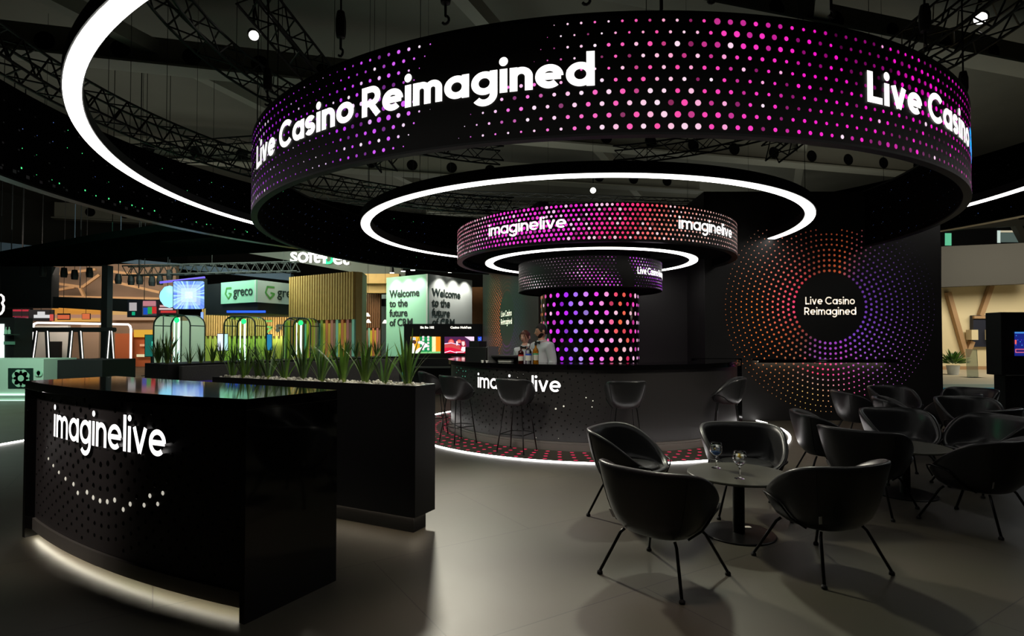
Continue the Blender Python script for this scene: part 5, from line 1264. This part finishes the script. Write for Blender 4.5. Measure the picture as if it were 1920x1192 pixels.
pts = [(62, 690), (62, 612), (64, 607), (70, 605)]+[(240, 608), (244, 611), (245.5, 617), (245, 690)]
M['neon'] = mat('white_neon', (1, 1, 1), .5, emit=(1, .92, .88), es=1.5)
MB().tube([at(x, y, Yn) for x, y in pts], .045, 8).build('neon_tube', M['neon'], nf); MB().tube([at(x, min(y, 690), Yn+.06)+Vector((0, 0, 0)) for x, y in ((62, 690), (62, 735))], .03, 5).tube([at(245, 690, Yn+.06), (at(245, 690, Yn).x, Yn+.06, 0)], .03, 5).build('post', M['white'], nf)
swn = thing('swing_frame', 'black A-frame swing standing behind the black block, left', 'frame', (0, 0, 0)); mb = MB(); Yw = 16.5
mb.tube([at(56, 618, Yw+.3), at(216, 618, Yw+.3)], .07, 6)
swn_b = mb.build('top_bar', M['fascia'], swn)
for x0, x1 in ((68, 54), (88, 94), (134, 125), (150, 158), (204, 196), (208, 216)):
    a = at(x0, 620, Yw+.3); b = at(x1, 690, Yw+(0 if x1 < x0 else .6)); b2 = (b.x, b.y, 0.0)
    MB().tube([a, b2], .055, 6).build('leg', M['fascia'], swn)
    MB().tube([a+Vector((.06, -.05, 0)), Vector(b2)+Vector((.06, -.05, 0))], .012, 4).build('edge_light', M['neon'], swn)
simple('display_plinth', 'long black display block left of the planter, behind the reception counter', 'display block', lambda b: boxpx(b, 83, 675, 192, 735, 13.6, 1.2, floor=True), M['fascia'])
mc_ = thing('mint_counter', 'pale mint counter with a clover shaped emblem, far left', 'counter', (0, 0, 0)); Yc = 13.2
M['mintdim'] = mat('pale_mint_laminate', srgb(190, 222, 200), .5); M['cloverdark'] = mat('dark_green_panel', srgb(20, 45, 38), .5)
mb = MB(); boxpx(mb, -60, 673, 82, 740, Yc, 1.0, floor=True); mb.build('body', M['mintdim'], mc_)
mb = MB(); rectpx(mb, 15, 690, 62, 728, Yc-.01, 0, None, .01); mb.build('emblem_panel', M['cloverdark'], mc_)
mb = MB()
for a in (45, 135, 225, 315):
    for s in (-18, 18):
        c = (39+10*cos(radians(a+s)), 709-10*sin(radians(a+s))); P_ = [at(c[0]+7.6*cos(2*pi*i/16), c[1]-7.6*sin(2*pi*i/16), Yc-.024) for i in range(16)]; mb.add(P_, [tuple(range(16))])
mb.add([at(39+6*cos(2*pi*i/12), 709-6*sin(2*pi*i/12), Yc-.026) for i in range(12)], [tuple(range(12))]); mb.build('clover_emblem', M['mint'], mc_)
mb = MB()
for a, s in ((60, 1), (120, 1), (90, .7)): mb.add([at(72+4.5*cos(radians(a))+5*s*cos(2*pi*i/12), 703-4*sin(radians(a))-6*s*sin(2*pi*i/12), Yc-.022) for i in range(12)], [tuple(range(12))])
mb.build('heart_emblem', M['mint'], mc_)
mb = MB(); 
for yy in (739.5, 751.5): rectpx(mb, -60, yy-1.6, 47, yy+1.6, Yc-.04, 0, srgb(215, 255, 235), .02)
mb.build('strip_light', M['scr'], mc_)
bk = thing('bottle_display', 'tall bright display rack standing behind the mint counter, far left', 'display rack', (0, 0, 0)); Yk = 15.5
mb = MB(); boxpx(mb, -50, 595, 27, 690, Yk, .6, floor=True); mb.build('rack', M['fascia'], bk); mb = MB(); rectpx(mb, -40, 607, 7, 672, Yk-.02, 0, srgb(225, 255, 240), .02); mb.build('light_panel', M['scr'], bk)
mb = MB(); rectpx(mb, 7, 640, 26, 646, Yk-.05, 0, srgb(110, 165, 140), .04); rectpx(mb, 7, 626, 25, 628, Yk-.22, 0, srgb(40, 60, 50), .2); mb.build('rack_shelf', M['attr'], bk)
for px in (11, 17):
    p = at(px, 626, Yk-.12); t = thing('bottle', 'pale bottle on the bright rack behind the mint counter', 'bottle', p, 0, 'bottles on the bright rack'); lathe_part([(0, 0), (.035, 0), (.035, .09), (.012, .14), (.012, .19), (0, .19)], 'body', M['mint'], t, 10)
ns = thing('wavy_sign', 'white outlined wavy neon figure at the left picture edge', 'sign', (0, 0, 0)); MB().tube([at(x, y, 21) for x, y in ((1, 552), (6, 556), (7, 563), (4, 568), (7, 574), (6, 582), (2, 588), (-2, 590))], .035, 6).build('neon_outline', M['neon'], ns)
MB().tube([at(0, 552, 21.05), at(0, 552, 21.05)+Vector((0, 0, 9.9))], .012, 4).build('hanging_cable', M['fascia'], ns)
fs2 = MB(); p, q = on(-420, 907), on(43.5, 826.5); fs2.slab((p.x, p.y, .001), (q.x, q.y, .001), (q.x+.02, q.y+.06, .012), (p.x+.02, p.y+.06, .012), .008); tag(fs2.build('floor_light_strip', M['ledfloor']), 'straight white light strip on the floor at the left edge', 'floor light')
M['greenfloor'] = mat('green_carpet', srgb(70, 150, 100), .9); M['tealfloor'] = mat('teal_carpet', srgb(30, 130, 150), .9)
o = MB().box(-13, -4.9, 14.2, 30, 0.0, 0.006).build('floor_carpet', M['greenfloor']); tag(o, kind='structure')
o = MB().box(-8, 0.2, 16.2, 30, 0.006, 0.012).build('floor_carpet', M['tealfloor']); tag(o, kind='structure')
# ------------------------------------------------------------------ right hand side
M['cream'] = mat('cream_wall', srgb(225, 208, 165), .7); M['clay'] = mat('brown_timber', srgb(176, 140, 100), .7); M['greycloth'] = mat('grey_fascia_cloth', srgb(66, 64, 58), .85); M['navy'] = mat('navy_panel', srgb(28, 32, 48), .5)
rs = thing('exhibition_stand', 'cream walled stand with slanting brown timbers, seen at the right edge', 'exhibition stand', (0, 0, 0)); YR = 24.5
mb = MB(); boxpx(mb, 1765, 520, 1990, 700, YR, .3, floor=True); mb.build('back_panel', M['cream'], rs)
mb = MB(); quadpx(mb, [(1765, 538), (1990, 529), (1990, 452), (1765, 462)], YR-1.6, 0, None, .4); mb.build('fascia', M['greycloth'], rs)
mb = MB()
for p, q in (((1777, 548), (1811, 668)), ((1858, 535), (1838, 592)), ((1811, 668), (1822, 640))): mb.tube([at(*p, YR-.12), at(*q, YR-.12)], .13, 4)
mb.build('timber_brace', M['clay'], rs)
mb = MB(); rectpx(mb, 1825, 591, 1885, 650, YR-.2, 0, None, .18); mb.build('niche_panel', M['navy'], rs)
mb = MB(); boxpx(mb, 1822, 618, 1834, 637, YR-.45, .3); boxpx(mb, 1856, 618, 1877, 637, YR-.45, .3); mb.build('wall_block', M['cream'], rs)
mb = MB(); rectpx(mb, 1827, 592, 1885, 597, YR-.3, 0, None, .1); mb.build('niche_rail', M['clay'], rs)
mb = MB(); a = on(1700, 697); mb.box(12, 26, 16.6, YR+1, 0, .11); mb.build('platform', mat('pale_platform', srgb(205, 190, 160), .6), rs)
MB().box(13.0, 24, YR-.03, YR-.01, .11, .25).build('skirting', M['clay'], rs)
hat = MB(); c = at(1867, 618, YR-.3); hat.lathe([(.20, 0), (.17, .12), (.10, .19), (0, .21)], 16, c); tag(hat.build('straw_hat', mat('straw', srgb(190, 155, 105), .8), smooth=True), 'rounded tan object standing on the right wall block', 'hat')
o = MB().box(11, 25, 12.8, 16.6, 0, .006).build('floor_carpet', M['tealfloor']); tag(o, kind='structure')
gp = thing('glass_screen', 'free standing glass panel in front of the cream wall', 'glass panel', (0, 0, 0)); Yg = 19.5
M['smokeglass'] = mat('smoked_glass', srgb(190, 200, 190), .05, trans=.85, ior=1.1)
mb = MB(); quadpx(mb, [(1815, 716), (1835, 712), (1832, 655), (1811, 654)], Yg, 0, None, .03); mb.build('glazing', M['smokeglass'], gp)
mb = MB(); a, b = at(1808, 714, Yg), at(1840, 722, Yg); mb.box(a.x, b.x, Yg-.25, Yg+.25, .11, a.z+.04); mb.build('foot', mat('grey_metal', srgb(130, 130, 125), .5), gp)
PLS = .85
pl = thing('potted_plant', 'leafy green plant in a white pot beside the dotted wall', 'plant', (at(1787, 690, 21).x, 21, .11)); 
pl.scale = (PLS,)*3
lathe_part([(0, 0), (.19, 0), (.25, .40), (.22, .40), (0, .36)], 'pot', M['white'], pl)
mb = MB(); rnd = random.Random(2)
for k in range(130):
    az, el, L = rnd.uniform(0, 6.28), rnd.uniform(.1, 1.3), rnd.uniform(.3, .75); d = Vector((cos(az)*cos(el), sin(az)*cos(el), sin(el))); p = Vector((0, 0, .45))+d*L*.3; s = d.cross(Vector((0, 0, 1))).normalized()*.06; q = Vector((0, 0, .45))+d*L
    mb.quad(p, (p+q)/2+s+Vector((0, 0, .04)), q, (p+q)/2-s+Vector((0, 0, .04)), k % 2)
mb.build('leaves', [M['leaf'], M['leafdark']], pl)
tt = thing('screen_totem', 'black totem with a blue screen, at the right edge', 'totem', (0, 0, 0)); Yt = 10.7
mb = MB(); boxpx(mb, 1878.5, 585, 1960, 703.5, Yt, .35); mb.build('screen_housing', M['black'], tt, bevel=.01)
mb = MB(); boxpx(mb, 1886, 704, 1955, 775, Yt+.05, .25, floor=True); mb.build('pedestal', M['black'], tt)
mb = MB(); rectpx(mb, 1886, 702.6, 1955, 704.4, Yt-.006, 0, None, .01); mb.build('edge_trim', M['felt'], tt)
mb = MB(); rectpx(mb, 1902.5, 622, 1950, 667, Yt-.004, 0, srgb(20, 30, 110), .004); poly(mb, [(1902.5, 622), (1950, 622), (1950, 625), (1902.5, 625)], Yt-.012, (60, 120, 190))
rnd = random.Random(6)
for i in range(40): x, y = rnd.uniform(1904, 1948), rnd.uniform(625, 652); poly(mb, [(x, y), (x+1.2, y), (x+1.2, y+1.2), (x, y+1.2)], Yt-.012, rnd.choice(((70, 110, 240), (90, 60, 200), (60, 170, 240))))
poly(mb, [(1904, 654), (1948, 654), (1948, 661), (1904, 661)], Yt-.012, (230, 110, 120)); poly(mb, [(1905, 655), (1947, 655), (1947, 660), (1905, 660)], Yt-.016, (50, 25, 90)); poly(mb, [(1903, 637), (1906, 637), (1906, 645), (1903, 645)], Yt-.012, (220, 90, 80))
mb.build('picture', M['scr'], tt)
fs3 = MB(); p, q = on(1893, 772.5), on(2000, 779); fs3.slab((p.x, p.y, .001), (q.x, q.y, .001), (q.x, q.y+.05, .012), (p.x, p.y+.05, .012), .008); tag(fs3.build('floor_light_strip', M['ledfloor']), 'straight white light strip on the floor beside the totem', 'floor light')
mz = thing('mezzanine', 'upper gallery with dark windows and a white lit frame, top right', 'gallery', (0, 0, 0)); YM = 34
mb = MB(); boxpx(mb, 1760, 425, 2000, 470, YM, .4); mb.build('wall_panel', M['fascia'], mz)
mb = MB()
for x0, y0, x1, y1, c in ((1772, 437, 1784, 460, (110, 215, 165)), (1870, 432, 1876, 455, (220, 240, 230)), (1876, 432, 1915, 435.5, (215, 205, 175)), (1877, 436, 1915, 454, (88, 104, 98))): rectpx(mb, x0, y0, x1, y1, YM-.02, 0, srgb(*c), .01)
mb.build('lit_window', M['scrdim'], mz)
mb = MB()
for p, q in (((1895, 405), (1930, 470)), ((1760, 428), (2000, 412))): mb.tube([at(*p, YM-.5), at(*q, YM-.5)], .25, 4)
mb.build('roof_strut', mat('grey_strut', srgb(90, 88, 78), .8), mz)
MB().box(at(1760, 430, YM).x, at(2000, 430, YM).x, YM+.1, YM+.3, 0, at(1760, 470, YM).z).build('support_wall', M['fascia'], mz)
# lights of the neighbouring stands, and unseen fills added for carpet and ceiling
area('stand_wash', (-11, 20, 5.5), (-11.5, 25, 0.5), 500, 6, 3, (.75, 1, .85))
area('stand_wash', (-20, 24, 5.0), (-20, 31, 1.5), 420, 8, 2, (1, .82, .68))
area('stand_wash', (-8.2, 16.0, 4.6), (-6.8, 20, 1.6), 75, 4, 2, (1, .90, .70))
area('stand_wash', (-10.6, 22.7, 2.28), (-10.6, 24, 1.2), 60, 5, .3, (1, .93, .72))
area('stand_wash', (-7.0, 22.5, 5.0), (-6.3, 27, 2), 120, 2, 2, (1, .85, .6))
area('stand_wash', (-10, 10.5, 4.5), (-10.5, 13.5, .3), 260, 4, 2, (.74, 1, .84))
spot('green_stand_spot', (-8.5, 11.5, 3.6), (-0.2, 13.2, 1.9), 900, 26, .5, (.08, 1, .42), .2)
spot('green_stand_spot', (-8.5, 10.5, 3.4), (-0.9, 9.0, 1.0), 160, 30, .6, (.08, 1, .42), .2)
area('stand_wash', (16, 14.6, 3.2), (16, 14.6, 0), 120, 6, 2, (.9, 1, 1))  # unseen light added to brighten the teal carpet
area('stand_wash', (20, 19.0, 5.2), (20, 24.5, 1.5), 420, 8, 2, (1, .93, .78))
for x, y in ((-18, 26), (0, 24), (16, 26), (-8, 42), (14, 44)):
    area('ceiling_fill', (x, y, 6.0), (x, y, 13), 220, 10, 10, (.95, 1, .9))  # unseen upward panels added to lift the dark ceiling
#PART5
